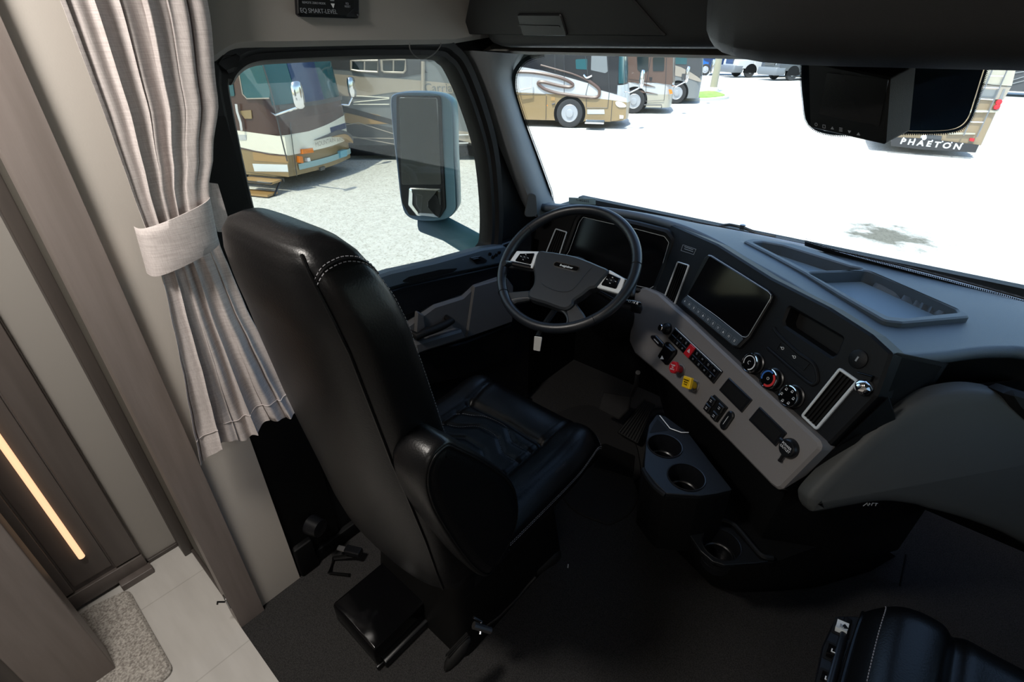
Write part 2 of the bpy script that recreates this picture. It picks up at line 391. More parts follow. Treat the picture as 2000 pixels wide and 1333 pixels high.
# ================================================================== THE SETTING
G = -1.15                                         # lot level below the cab floor
struct('floor', box(-1.36, .95, .112, 2.15, -.03, 0), 'carpet')
struct('floor', plate(Pl((0, 0, 0), (1, 0, 0), (0, 1, 0)), [(-1.95, -2.7), (.9, -2.7), (.9, .113), (-1.235, .113), (-1.235, .17), (-1.95, .17)], -.03, .0025), 'floor_tile')
struct('ground', box(-120, 120, -30, 160, G-.05, G), 'asphalt')
struct('ceiling', box(-1.95, .95, -2.7, 1.5, 2.12, 2.16), 'ceiling_white')
struct('wall_rear', box(-1.95, .95, -2.74, -2.7, -.03, 2.14), 'cream_wall')
# side walls of the cab with the openings of the two doors' windows
WX = -1.33
DP = Pl((-1.27, 0, 0), (0, 1, 0), (0, 0, 1))      # inner face of the driver's door; U forward, V up
GP = Pl((WX, 0, 0), (0, 1, 0), (0, 0, 1))
gl_px = [(436, 190), (442, 160), (458, 138), (485, 125), (540, 120), (700, 113), (830, 113), (855, 122), (875, 145), (905, 215), (930, 300), (941, 400), (941, 462), (935, 480), (915, 491), (765, 529)]
gl = GP.px(gl_px) + [(.62, 1.0), (.555, 1.06), (.52, 1.18)]
gl = crom(gl, 5)
win_hole = inset(gl if area(gl) > 0 else gl[::-1], -.006)
wall_l = plate(GP.off(-.02), [(.30, -.03), (2.14, -.03), (2.14, .94), (1.86, .95), (1.77, .99), (1.46, 1.60), (1.46, 2.14), (.30, 2.14)], 0, .035, 0, [win_hole])
CL = -.25                                         # centre line of the cab
def flipx(s): return [Vector((2*CL - v.x, v.y, v.z)) for v in s[0]], [f[::-1] for f in s[1]]
struct('wall_left', wall_l, 'black_plastic', smooth=False)
struct('wall_right', flipx(wall_l), 'black_plastic', smooth=False)
struct('window_3', flipx(plate(GP, gl, -.003, .001)), 'door_glass', smooth=False)
w1 = struct('window_1', plate(GP, gl, -.003, .001), 'door_glass', smooth=False)
# rubber frame round the driver's glass
def sweep_ring(pl, lp, prof):                     # prof: list of (outward offset, height)
    lp = dedupe(lp); lp = lp if area(lp) > 0 else lp[::-1]; secs = []
    for o_, h in prof: secs.append([pl.w(u, v, h) for u, v in inset(lp, -o_)])
    return loft(secs, cap=False)
struct('window_frame', sweep_ring(GP, gl, [(-.004, 0), (-.004, .03), (.006, .048), (.02, .05), (.03, .062), (.05, .066), (.058, .055), (.058, .0)]), 'rubber', w1)
# cream wall beside the doorway and grey lining over the door
struct('wall_left', box(-1.33, -1.25, .165, .325, 0, 2.14), 'cream_wall')
struct('wall_right', box(.82, .86, -2.72, .34, -.03, 2.14), 'cream_wall')
hl = crom([DP.uv(405, 135), DP.uv(432, 112), DP.uv(470, 95), DP.uv(560, 92), DP.uv(700, 89), DP.uv(880, 86)], 5, False)
struct('wall_left', [plate(DP.off(-.04), [(.32, 1.45), (.37, 1.5)] + hl[4:] + [(1.42, 1.62), (1.42, 2.13), (.32, 2.13)], 0, .055, .012)], 'headliner')
struct('wall_front', box(-1.34, .86, 1.47, 1.50, 1.60, 2.14), 'black_plastic')
struct('wall_front', box(-1.36, .87, 2.10, 2.14, -.03, .945), 'black_plastic')

# ---------------- doorway on the left: wooden jambs, recess, cupboard, bar with added glow, rug
struct('trim_1', [loft([[(-1.30, .113, z), (-1.232, .113, z), (-1.232, .189, z), (-1.30, .189, z)] for z in (0, 2.13)])], 'wood', smooth=False)
struct('trim_2', box(-1.46, -1.38, -.33, -.182, 0, 2.13, .004), 'wood')
struct('trim_3', box(-1.46, -1.40, -.37, -.33, 0, 2.13), 'dark_wood')
struct('wall_left', box(-1.44, -1.38, -2.72, -.368, 0, 2.13), 'grey_wall')
struct('wall_left', box(-1.76, -1.72, -.02, .115, 0, 2.13), 'grey_wall')
struct('wall_left', [box(-1.74, -1.29, .13, .165, 0, 2.13)], 'grey_wall_shaded')
struct('trim_4', [box(-1.722, -1.64, .098, .131, 0, 2.13, .004)], 'dark_wood')
struct('baseboard_left', [box(-1.72, -1.708, .002, .10, 0, .018, .003), box(-1.64, -1.30, .120, .13, 0, .018, .002)], 'dark_wood')
struct('wall_left', box(-1.95, -1.93, -2.7, .15, 0, 2.13), 'grey_wall')
cup = thing('wardrobe', (-1.85, -.1, 0), 'tall taupe wooden cupboard with a vertical bar given an added glow, left of the doorway', 'wardrobe')
obj('carcass', [box(-1.93, -1.70, -.60, .0, .012, 2.1, .003)], 'cabinet_wood', cup)
obj('door', [box(-1.70, -1.688, -.075, -.004, .085, 2.08, .002), box(-1.70, -1.688, -.59, -.19, .085, 2.08, .002), box(-1.70, -1.693, -.185, -.08, .10, 2.08, .002)], 'cabinet_wood', cup)
obj('plinth', [box(-1.70, -1.685, -.60, -.002, .02, .078, .002), box(-1.69, -1.655, -.09, .005, 0, .028, .003)], 'cabinet_wood', cup)
obj('upright_bar', tube([(-1.686, -.128, .20), (-1.686, -.128, .78)], .0085, 10), 'emissive_bar', cup, label='glowing warm light bar')
mag = thing('door_guide', (-1.60, .085, 1.0), 'grey plastic sliding door guide behind the wooden jamb', 'bracket')
a_ = dep(18, 425, 1.78); b_ = dep(88, 540, 1.78)
obj('arm', [obox((dep(28, 445, 1.75)+dep(62, 500, 1.75))/2, ((0, .35, -1), (1, 0, 0)), (.055, .012, .006), .003), obox((dep(50, 490, 1.75)+dep(86, 540, 1.75))/2, ((0, .35, -1), (1, 0, 0)), (.05, .010, .006), .003)], 'dark_grey_plastic', mag)
obj('pin', lathe(dep(28, 418, 1.75), (1, 0, 0), [(.001, 0), (.006, .003), (.006, .02), (.003, .024)], 12), 'steel', mag, label='bright metal pin')
# small latch and screw on the jamb edge
lt = thing('strike_plate', (-1.25, .11, .1), 'small dark latch plate low on the wooden doorway jamb', 'latch')
obj('plate', [box(-1.262, -1.238, .109, .114, .10, .15, .003)], 'steel', lt)
obj('hook', tube([(-1.25, .108, .128), (-1.262, .092, .135), (-1.268, .09, .12)], .003, 6), 'black_plastic', lt)
rug_out = fillet([onz(184, 1182, .012).to_2d(), onz(251, 1151, .012).to_2d(), onz(340, 1310, .012).to_2d(), (-1.20, -.55), (-1.62, -.52), (-1.66, -.3)], .03)
rp = Pl((0, 0, 0), (1, 0, 0), (0, 1, 0))
rug = obj('rug', plate(rp, rug_out, .0026, .020, .008), 'rug_pile'); tag(rug, 'beige looped rug with rounded corners on the pale floor tiles', 'rug')

# ---------------- windshield, pillars and header
def yb(x): return 2.02 - .20*(x+.4)**2
def yt(x): return 1.47 - .10*(x+.4)**2
XS = [-1.33 + i*(2.16/24) for i in range(25)]
ws_rows = []
for k in range(9):
    t = k/8; ws_rows.append([(CL + (x-CL)*(1-.045*t), yb(x)*(1-t)+yt(x)*t, .972*(1-t)+1.60*t) for x in XS])
w2 = struct('window_2', thick(grid(ws_rows), (0, .004, .003)), 'windshield_glass')
WS = Pl((-.25, 2.02, .972), (1, 0, 0), (0, -.555, .628))   # plane of the windshield near its middle
WL = Pl((-1.28, 1.835, .972), (.97, .20, 0), (0, -.42, .60))   # and near the left pillar
def band(pl, inner, outer, n, name, dens):        # strip from solid edge to clear edge with uv for the dots
    V, Fc, UV = [], [], []; s = 0; m = len(inner)
    for i in range(m):
        if i: s += (pl.w(*outer[i])-pl.w(*outer[i-1])).length
        V += [pl.w(*inner[i], n), pl.w(*outer[i], n)]; UV += [(s*dens, 0), (s*dens, 1)]
        if i: Fc.append((2*i-2, 2*i-1, 2*i+1, 2*i))
    return struct(name, (V, Fc), 'frit_dots', w2, uvs=UV, smooth=False)
e_in = crom([(1120, 330), (1078, 396), (1070, 375), (1047, 312), (1022, 245), (1004, 188), (1001, 160), (1006, 138), (1026, 116), (1060, 104)], 6, False)[6:]
def shift(p, d):
    o = []
    for i in range(len(p)):
        a = Vector(p[max(i-1, 0)]); b = Vector(p[min(i+1, len(p)-1)]); t = (b-a).normalized(); o.append((p[i][0]-t.y*d, p[i][1]+t.x*d))
    return o
band(WL, WL.px(shift(e_in, -3)), WL.px(shift(e_in, 14)), -.004, 'frit_band', 210)
bot = [(1570, 478), (1620, 494), (1677, 510), (1740, 527), (1800, 543), (1860, 559), (1900, 570), (1950, 583), (2000, 598), (2060, 614)]
WB = Pl((.1, 1.93, .972), (1, -.10, 0), (0, -.53, .62))
band(WB, WB.px([(x, y+5) for x, y in bot]), WB.px([(x, y-13) for x, y in bot]), -.006, 'frit_band', 210)
zone = WS.px(crom([(1567, 118), (1566, 160), (1570, 205), (1578, 245), (1620, 262), (1700, 262), (1760, 262), (1830, 262), (1866, 256), (1886, 238), (1898, 205), (1912, 160), (1922, 128), (1926, 112)], 4, False))
struct('frit_field', plate(WS, zone, -.012, -.010), 'black_plastic', w2, smooth=False)
zi = [(1568, 118), (1567, 160), (1571, 205), (1580, 246), (1620, 264), (1700, 264), (1760, 263), (1830, 263), (1868, 257), (1888, 239), (1900, 206), (1914, 161), (1924, 128), (1930, 108)]
zi = crom(zi, 4, False)
band(WS, WS.px(zi), WS.px(shift(zi, 12)), -.011, 'frit_band', 230)
obj('mirror_bracket_seal', tube([WS.w(*WS.uv(x, y), -.016) for x, y in crom([(1752, 255), (1800, 256), (1838, 255), (1862, 240), (1880, 205), (1893, 165), (1902, 130)], 6, False)], .0035, 6), 'header_trim', w2)
# left pillar trim
E1 = [(1088, 420), (1080, 398), (1070, 375), (1047, 312), (1022, 245), (1004, 188), (1000, 160), (1005, 137), (1020, 112)]
E2 = [(1052, 425), (1036, 395), (1018, 350), (993, 285), (968, 205), (948, 155), (940, 135), (932, 115), (925, 99)]
P1 = [WL.w(*WL.uv(x, y), -.015) for x, y in E1]; P2 = [onx(x, y, -1.262) for x, y in E2]
rows = []
for a, b in zip(P1, P2):
    m = (a+b)/2 + Vector((.035, -.03, 0)); rows.append([a + (a-EYEV).normalized()*.06 + Vector((-.03, 0, 0)), a, a*.6+m*.4, m, b*.5+m*.5+Vector((.008, -.008, 0)), b, b+Vector((-.05, 0, 0))])
pil = struct('trim_5', grid(rows), 'pillar_trim', ang=60)
struct('trim_6', flipx(grid(rows)), 'pillar_trim', ang=60)
obj('speaker_grille', plate(Pl(onx(1037, 400, -1.235), (.6, .8, 0), (0, 0, 1)), fillet([(-.03, -.05), (.03, -.05), (.02, .04), (-.01, .05)], .02), -.004, .002, .002), 'dark_grey_plastic', pil)
# header strips between roof bins and glass
hd = [(940, 101), (985, 104), (1040, 107), (1080, 106), (1150, 109), (1300, 112), (1450, 116), (1575, 121)]
H0 = [ony(x, y, 1.405) for x, y in hd]
hd2 = [(940, 99), (985, 99), (1040, 101), (1150, 103), (1150, 103), (1300, 106), (1450, 109), (1575, 113)]
H1 = [ony(x, y, 1.39) for x, y in hd2]
ext = Vector((1.0, 0, 0))
rows = [H0+[H0[-1]+ext], H1+[H1[-1]+ext], [p+Vector((0, .08, .03)) for p in H1+[H1[-1]+ext]]]
struct('trim_7', thick(grid(rows), (0, .012, 0)), 'header_trim', ang=60)
corner = [WL.w(*WL.uv(x, y), -.018) for x, y in [(1004, 150), (1012, 130), (1030, 117), (1056, 108), (1085, 104)]]
corner2 = [WL.w(*WL.uv(x, y), -.03) for x, y in [(968, 118), (974, 110), (990, 104), (1030, 101), (1085, 98)]]
struct('trim_8', thick(grid([corner, corner2]), (0, .01, .004)), 'header_trim', ang=60)

# ================================================================== OVERHEAD
bin_ = thing('overhead_bin', (-.65, 1.25, 1.8), 'black overhead storage bin with a pull latch above the driver side windshield', 'storage bin')
def prof_loft(prof, xs, shrink=None): return loft([[(x, y, z) for y, z in prof] for x in xs])
pr_ = [(1.46, 1.592), (1.34, 1.588), (1.30, 1.592), (1.285, 1.603), (1.275, 1.625), (1.22, 1.74), (1.14, 1.90), (1.10, 2.11), (1.46, 2.11)]
def shrinkp(p, c, f): return [(c[0]+(y-c[0])*f, c[1]+(z-c[1])*f) for y, z in p]
obj('housing', loft([[(x, c[0], c[1]) for c in shrinkp(pr_, (1.40, 1.9), f)] for x, f in ((-1.21, .86), (-1.19, .97), (-1.15, 1.0), (-.474, 1.0))]), 'overhead_plastic', bin_, ang=50)
BP = Pl((0, 1.275, 1.625), (1, 0, 0), (0, -.055, .115)); ctr = lambda *a: BP.px(a)
flap = fillet(ctr((905, 66), (1305, 69), (1294, 60), (1190, -60), (930, -60)), .012)
obj('flap', plate(BP, flap, 0, .006, .003), 'overhead_plastic', bin_)
obj('latch', [plate(BP, fillet(ctr((1013, 24), (1100, 24), (1113, 67), (1025, 67)), .008), .004, .012, .003), plate(BP, fillet(ctr((1018, 44), (1098, 46), (1099, 49), (1018, 47)), .001), .012, .014, 0)], 'satin_black', bin_)
con = thing('overhead_console', (.2, 1.05, 1.75), 'large rounded black overhead console with an open shelf above the monitor', 'overhead console')
cpf = [(1.46, 1.592), (1.20, 1.578), (1.08, 1.566), (1.02, 1.568), (.985, 1.585), (.965, 1.62), (.95, 1.68), (.945, 1.70), (1.40, 1.70), (1.40, 1.78), (.94, 1.78), (.93, 1.95), (.93, 2.11), (1.46, 2.11)]
secs = []
for x, f in ((-.47, .62), (-.455, .72), (-.43, .80), (-.40, .87), (-.36, .93), (-.31, .975), (-.25, .995), (-.18, 1), (.0, 1), (.5, 1), (.85, 1)):
    secs.append([(x, 1.46+(y-1.46)*f, 2.11+(z-2.11)*(f**.22)) for y, z in cpf])
obj('housing', loft(secs), 'overhead_plastic', con, ang=50)
obj('shelf_lip', tube([(-.30, .975, 1.688), (-.22, .948, 1.686), (.4, .945, 1.690), (.84, .945, 1.70)], .006, 8), 'satin_black', con)
obj('shelf_opening', box(-.24, .6, .935, .955, 1.715, 1.80, .012), 'gloss_black', con)
# reversing monitor
mon = thing('monitor', dep(1655, 200, 1.2), 'black rear view monitor with six touch icons hanging below the overhead console', 'monitor')
MP = Pl(dep(1581, 249, 1.05), (.86, -.51, 0), (-.51*math.sin(R(22)), -.86*math.sin(R(22)), math.cos(R(22))))
face = MP.px([(1581, 250), (1728, 284), (1737, 152), (1608, 126), (1577, 120)])
obj('casing', plate(MP, fillet(face, .006), -.055, 0, .003), 'black_plastic', mon)
obj('screen', plate(MP, fillet(MP.px([(1600, 222), (1718, 246), (1736, 155), (1616, 142)]), .002), 0, .0012, 0), 'screen', mon, label='dark grey display glass')
for k, (x, y) in enumerate([(1594.5, 243), (1610, 247), (1626, 250), (1642.5, 253.5), (1659.5, 257.5), (1677, 261.5)]):
    c = MP.uv(x, y); s = .0035
    if k == 0: sh = [ringpl(MP, circ(c, s, 12), .0009, .0005, .001)]
    elif k == 1: sh = [ringpl(MP, [(c[0]-s, c[1]-s), (c[0]+s, c[1]-s), (c[0]+s, c[1]+s), (c[0]-s, c[1]+s)], .0009, .0005, .001)]
    elif k == 3: sh = [plate(MP, [(c[0]-s, c[1]+d), (c[0]+s, c[1]+d), (c[0]+s, c[1]+d+.001), (c[0]-s, c[1]+d+.001)], 0, .001) for d in (-.003, 0, .003)]
    else:
        q = -1 if k == 4 else 1; sh = [plate(MP, [(c[0]-s, c[1]-s*.7*q), (c[0]+s, c[1]-s*.7*q), (c[0], c[1]+s*.8*q)], 0, .001)]
    obj('touch_icon', sh, 'dim_ink', mon, smooth=False)
obj('bracket', [box(-.24, -.16, 1.40, 1.46, 1.50, 1.553, .004)], 'black_plastic', mon)
# levelling panel above the door
LP = Pl((-1.254, 0, 0), (0, 1, 0), (0, 0, 1))
lev = thing('levelling_panel', LP.w(*LP.uv(635, 15)), 'small black leveling control panel with white arrows above the door window', 'control panel')
o_ = LP.px([(577, 28), (583, 33), (690, 36.5), (696, 35), (697, 20), (697, -40), (573, -40)])
obj('backing_plate', plate(LP, fillet(o_, .004), 0, .012, .003), 'satin_black', lev)
L2 = LP.off(.012)
obj('keypad', plate(L2, fillet(L2.px([(580, 29), (676, 32), (691, 18), (691, -36), (578, -36)]), .003), 0, .004, .002), 'black_plastic', lev)
L3 = L2.off(.004)
text('EQ SMART-LEVEL', L3, L3.uv(623, 22), .0125, 'dim_ink', lev, name='brand_lettering')
text('REMOTE ZERO MODE', L3, L3.uv(613, 6), .006, 'dim_ink', lev)
text('EQ\nRESET', L3, L3.uv(678, 10), .006, 'dim_ink', lev)
c = L3.uv(650, 10); obj('arrow_mark', plate(L3, [(c[0]-.005, c[1]+.003), (c[0]+.005, c[1]+.003), (c[0], c[1]-.006)], 0, .001), 'white_ink', lev)
obj('arrow_mark', [plate(L3, [(c[0]-.005, c[1]+.008), (c[0]+.005, c[1]+.008), (c[0]+.005, c[1]+.011), (c[0]-.005, c[1]+.011)], 0, .001), plate(L3, [(c[0]-.005, c[1]+.015), (c[0]+.005, c[1]+.015), (c[0]+.005, c[1]+.018), (c[0]-.005, c[1]+.018)], 0, .001)], 'dim_ink', lev)
obj('screw', lathe(LP.w(*LP.uv(692, 28), .012), (1, 0, 0), [(.0001, .003), (.004, .0025), (.005, 0)], 12), 'satin_black', lev)
wr = obj('wire_loop', tube([onx(x, y, -1.235) for x, y in crom([(800, 84), (801, 96), (810, 109), (822, 115), (835, 113), (850, 103), (860, 90), (861, 84)], 5, False)], .0016, 6), 'wire')
tag(wr, 'thin bare wire loop hanging over the top of the driver window', 'wire')

# ================================================================== DRIVER'S DOOR
d1 = struct('door_1', [plate(DP.off(-.03), fillet([(.50, .05), (1.62, .05), (1.62, .90), (1.42, .905), (1.30, .895)] + [(.93, .93), (.62, .97), (.52, 1.02), (.50, .9)], .01), 0, .028, .004)], 'satin_black', ang=30)
def dpoly(pts, n0, n1, bev, mtl, name, r=.01, parent=None, **k):
    P = DP.off(0); return obj(name, plate(P, fillet(P.px(pts, n1), r), n0, n1, bev), mtl, parent or d1, **k)
# sill with its finger recess
sill = [(700, 552), (765, 531), (850, 512), (915, 494), (942, 486), (985, 480), (1000, 492), (985, 515), (942, 524), (860, 541), (790, 557), (700, 585)]
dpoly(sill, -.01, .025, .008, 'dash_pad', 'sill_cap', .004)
dpoly([(785, 550), (800, 541), (860, 527), (895, 524), (885, 532), (800, 553)], .024, .0265, 0, 'black_plastic', 'pull_recess', .003)
dpoly([(918, 504), (938, 500), (952, 508), (950, 514), (932, 517)], .024, .030, .002, 'satin_black', 'window_switch', .003)
obj('window_switch', [plate(DP, fillet(DP.px([(922, 506), (934, 503.5), (940, 509), (928, 512)], .033), .002), .028, .036, .002)], 'gloss_black', d1)
for x, y in ((958, 497), (970, 499), (976, 494), (964, 503)):
    obj('mirror_switch', lathe(DP.w(*DP.uv(x, y, .03), .024), (1, 0, .2), [(.007, 0), (.007, .006), (.005, .008), (.0001, .008)], 12), 'gloss_black', d1)
dpoly([(700, 590), (790, 560), (942, 527), (990, 516), (990, 545), (930, 560), (900, 575), (860, 590), (800, 615), (700, 640)], -.005, .012, .004, 'satin_black', 'upper_panel')
dpoly([(790, 640), (850, 597), (905, 580), (927, 558), (972, 543), (990, 541), (1000, 560), (1000, 630), (909, 664), (820, 692), (790, 690)], -.005, .022, .010, 'door_grey', 'armrest_panel', .02)
dpoly([(926, 559), (990, 541), (1004, 560), (1002, 630), (911, 662)], .02, .030, .006, 'door_grey', 'grille_panel', .008)
dpoly([(810, 672), (904, 645), (911, 662), (830, 688), (815, 694)], .02, .055, .008, 'door_grey', 'armrest', .01)
dpoly([(815, 608), (828, 615), (832, 640), (812, 655)], .02, .032, .005, 'door_grey', 'handle_mount', .006)
hp = [DP.w(*DP.uv(x, y, .06), .06) for x, y in [(816, 658), (830, 650), (850, 643), (868, 635), (882, 628)]]
obj('door_pull', tube([hp[0]+Vector((-.05, 0, 0))]+hp+[hp[-1]+Vector((-.05, .01, 0))], [.012, .014, .015, .015, .015, .013, .011], 12), 'rubber', d1, label='black grab handle')
dpoly([(800, 696), (911, 668), (1000, 634), (1010, 650), (1000, 700), (900, 740), (800, 760)], -.02, .016, .006, 'black_plastic', 'door_pocket')
# black side trim behind the seat, door sill step, belt reel
struct('trim_9', [box(-1.31, -1.262, .318, .50, .0, 1.46), box(-1.30, -1.25, .33, 1.6, 0, .06, .01), box(-1.30, -1.24, .33, .40, 0, .14, .01)], 'black_plastic')
obj('belt_reel', lathe((-1.25, .41, .20), (1, .3, 0), [(.0001, .05), (.03, .045), (.034, .0)], 16), 'satin_black', None)
tag(bpy.data.objects['belt_reel'], 'dark round seat belt reel at the foot of the cream wall', 'seat belt reel')
bk = thing('seat_belt_buckle', onz(675, 1080, .03), 'small seat belt buckle with a bright metal tip on the carpet behind the driver seat', 'buckle')
c = onz(690, 1078, .05)
obj('buckle', obox(c, ((1, .5, 0), (0, 0, 1)), (.03, .012, .014), .006), 'satin_black', bk)
obj('tongue', obox(c+Vector((-.045, -.02, .0)), ((1, .5, 0), (0, 1, .2)), (.016, .01, .0015), .004), 'steel', bk, label='bright metal tongue')
obj('strap', tube([c+Vector((.0, 0, -.02)), c+Vector((-.06, -.05, -.038)), c+Vector((-.02, -.09, -.04)), c+Vector((.04, -.05, -.038))], .01, 8, flat=.25), 'rubber', bk)

# ================================================================== CURTAIN
def curtain():
    root = thing('curtain', (-1.2, .33, 1.3), 'pale mauve grey woven curtain gathered by a tieback beside the driver door', 'curtain')
    ctl = [(2.11, .23, .54, 1.0), (1.9, .245, .52, 1.0), (1.66, .262, .495, 1.0), (1.5, .262, .465, .9), (1.40, .260, .425, .8), (1.33, .258, .395, .7), (1.28, .258, .385, .62), (1.20, .256, .382, .62), (1.15, .250, .387, .7), (1.05, .236, .395, .85), (.95, .222, .41, 1.0), (.85, .205, .425, 1.05), (.76, .19, .44, 1.1), (.70, .178, .452, 1.15)]
    NU = 150; rows = []
    def samp(z):
        for a, b in zip(ctl, ctl[1:]):
            if b[0] <= z <= a[0]:
                t = (a[0]-z)/(a[0]-b[0]); t = t*t*(3-2*t)*.5+t*.5; return [a[i]*(1-t)+b[i]*t for i in range(1, 4)]
        return list(ctl[-1][1:])
    K = 70
    for k in range(K+1):
        z = 2.11 - (2.11-.70)*k/K; a, b, amp = samp(z); row = []
        for i in range(NU+1):
            s = i/NU; y = a + (b-a)*s
            ph = s*2*math.pi
            f = .5*math.sin(ph*5.3+1.2+.4*math.sin(z*3)) + .34*math.sin(ph*8.7+2.1*math.sin(z*1.7)+.5) + .22*math.sin(ph*13.1+z*2.2) + .18*math.sin(ph*2.1-1)
            if z < 1.16: f += .35*math.sin(ph*3.2+z*5)*min(1, (1.16-z)*3) + .22*math.sin(z*24+ph*4)*min(1, (1.16-z)*2)*math.exp(-((z-.86)/.12)**2)
            d = .0105*amp*f + .012
            zz = z
            if k == K: zz = .70
            low = max(0, (.80-z)/.1)
            zz -= low*.012*math.sin(ph*2.3+1) ; 
            row.append((-1.212 + d + .01*low, y + .006*math.sin(ph*6.1+1), zz + (s-.2)*.0*low))
        rows.append(row)
    # bottom hem rises towards the right like the photograph's
    n = len(rows)
    for k in range(n):
        t = max(0, (1.0 - rows[k][0][2])/.3)
        rows[k] = [(x, y, z + .0*t) for x, y, z in rows[k]]
    obj('cloth', thick(grid(rows), (-.002, 0, 0)), 'curtain_cloth', root, ang=80)
    hem = rows[-4]
    obj('hem_stitching', tube([(x+.0015, y, z) for x, y, z in hem[::2]], .0011, 4), 'curtain_cloth', root)
    # tieback: a flat band wrapped round the gathers
    def band_(z0, z1):
        pr = []
        for z in [z0+(z1-z0)*i/6 for i in range(7)]:
            e = .002 if z in (z0, z1) else 0; q = []
            for i in range(41):
                t = -math.pi/2*1.0 + math.pi*i/40
                yc = .318 + (z-1.25)*.10; q.append((-1.224 + (.058-e)*max(0, math.cos(t))**.5, yc + .074*math.sin(t), z + .035*(.5-(math.sin(t)+1)/2)*-1 - .018))
            pr.append(q)
        return pr
    tb = obj('tieback', thick(grid(band_(1.215, 1.315)), (-.003, 0, 0)), 'curtain_cloth', root, ang=80, label='flat cloth band round the gathers')
    obj('tieback_end', thick(grid([[(-1.215, .395+.03*j/4+.006*k/6*0, 1.345-.11*k/6-.01*j/4) for j in range(5)] for k in range(7)]), (.006, 0, 0)), 'curtain_cloth', tb)
curtain()

# ================================================================== SEATS
def stitches(pts, r=.0008, ln=.0045, gap=.0030):  # a row of short thread stitches along a path
    P = [Vector(p) for p in pts]; out = []; cur = 0.0; d = [0]
    for a, b in zip(P, P[1:]): d.append(d[-1]+(b-a).length)
    def at(s):
        for i in range(len(P)-1):
            if d[i+1] >= s: t = (s-d[i])/max(d[i+1]-d[i], 1e-9); return P[i].lerp(P[i+1], t)
        return P[-1]
    while cur < d[-1]-ln: out.append(tube([at(cur), at(cur+ln)], r, 4)); cur += ln+gap
    return out
def lerp_tab(tab, z):
    for a, b in zip(tab, tab[1:]):
        if (a[0]-z)*(b[0]-z) <= 0: 
            t = (z-a[0])/(b[0]-a[0]) if b[0] != a[0] else 0; return [a[i]*(1-t)+b[i]*t for i in range(1, len(a))]
    return list(tab[-1][1:]) if abs(z-tab[-1][0]) < abs(z-tab[0][0]) else list(tab[0][1:])
# backrest sections: height, centre y, half depth, half width (seat-local, x centred on 0)
BACK = [(1.368, .335, .006, .07), (1.365, .336, .024, .10), (1.354, .338, .042, .13), (1.335, .343, .055, .152), (1.305, .352, .064, .168), (1.26, .366, .071, .180), (1.20, .382, .076, .192), (1.10, .400, .080, .205), (1.0, .418, .083, .216), (.85, .444, .087, .232), (.70, .468, .088, .240), (.58, .482, .086, .243), (.50, .49, .078, .24), (.46, .495, .06, .22)]
def bxz(z): return -.79 + .030*max(0, min(1, (z-.95)/.3))
def back_pt(z, sx, sy, cx):                      # a point on the backrest's surface edge (sx,sy in -1..1)
    yc, hd, hw = lerp_tab(BACK, z); e = 3.6; m = (abs(sx)**e+abs(sy)**e)**(1/e); sx /= m; sy /= m
    y = yc+hd*sy; y -= .018*(1-sx*sx)*min(1, (1.368-z)*8) if sy < 0 else .030*(1-abs(sx)**2.5)*min(1, (1.368-z)*5)
    return Vector((bxz(z)+hw*sx, y, z))
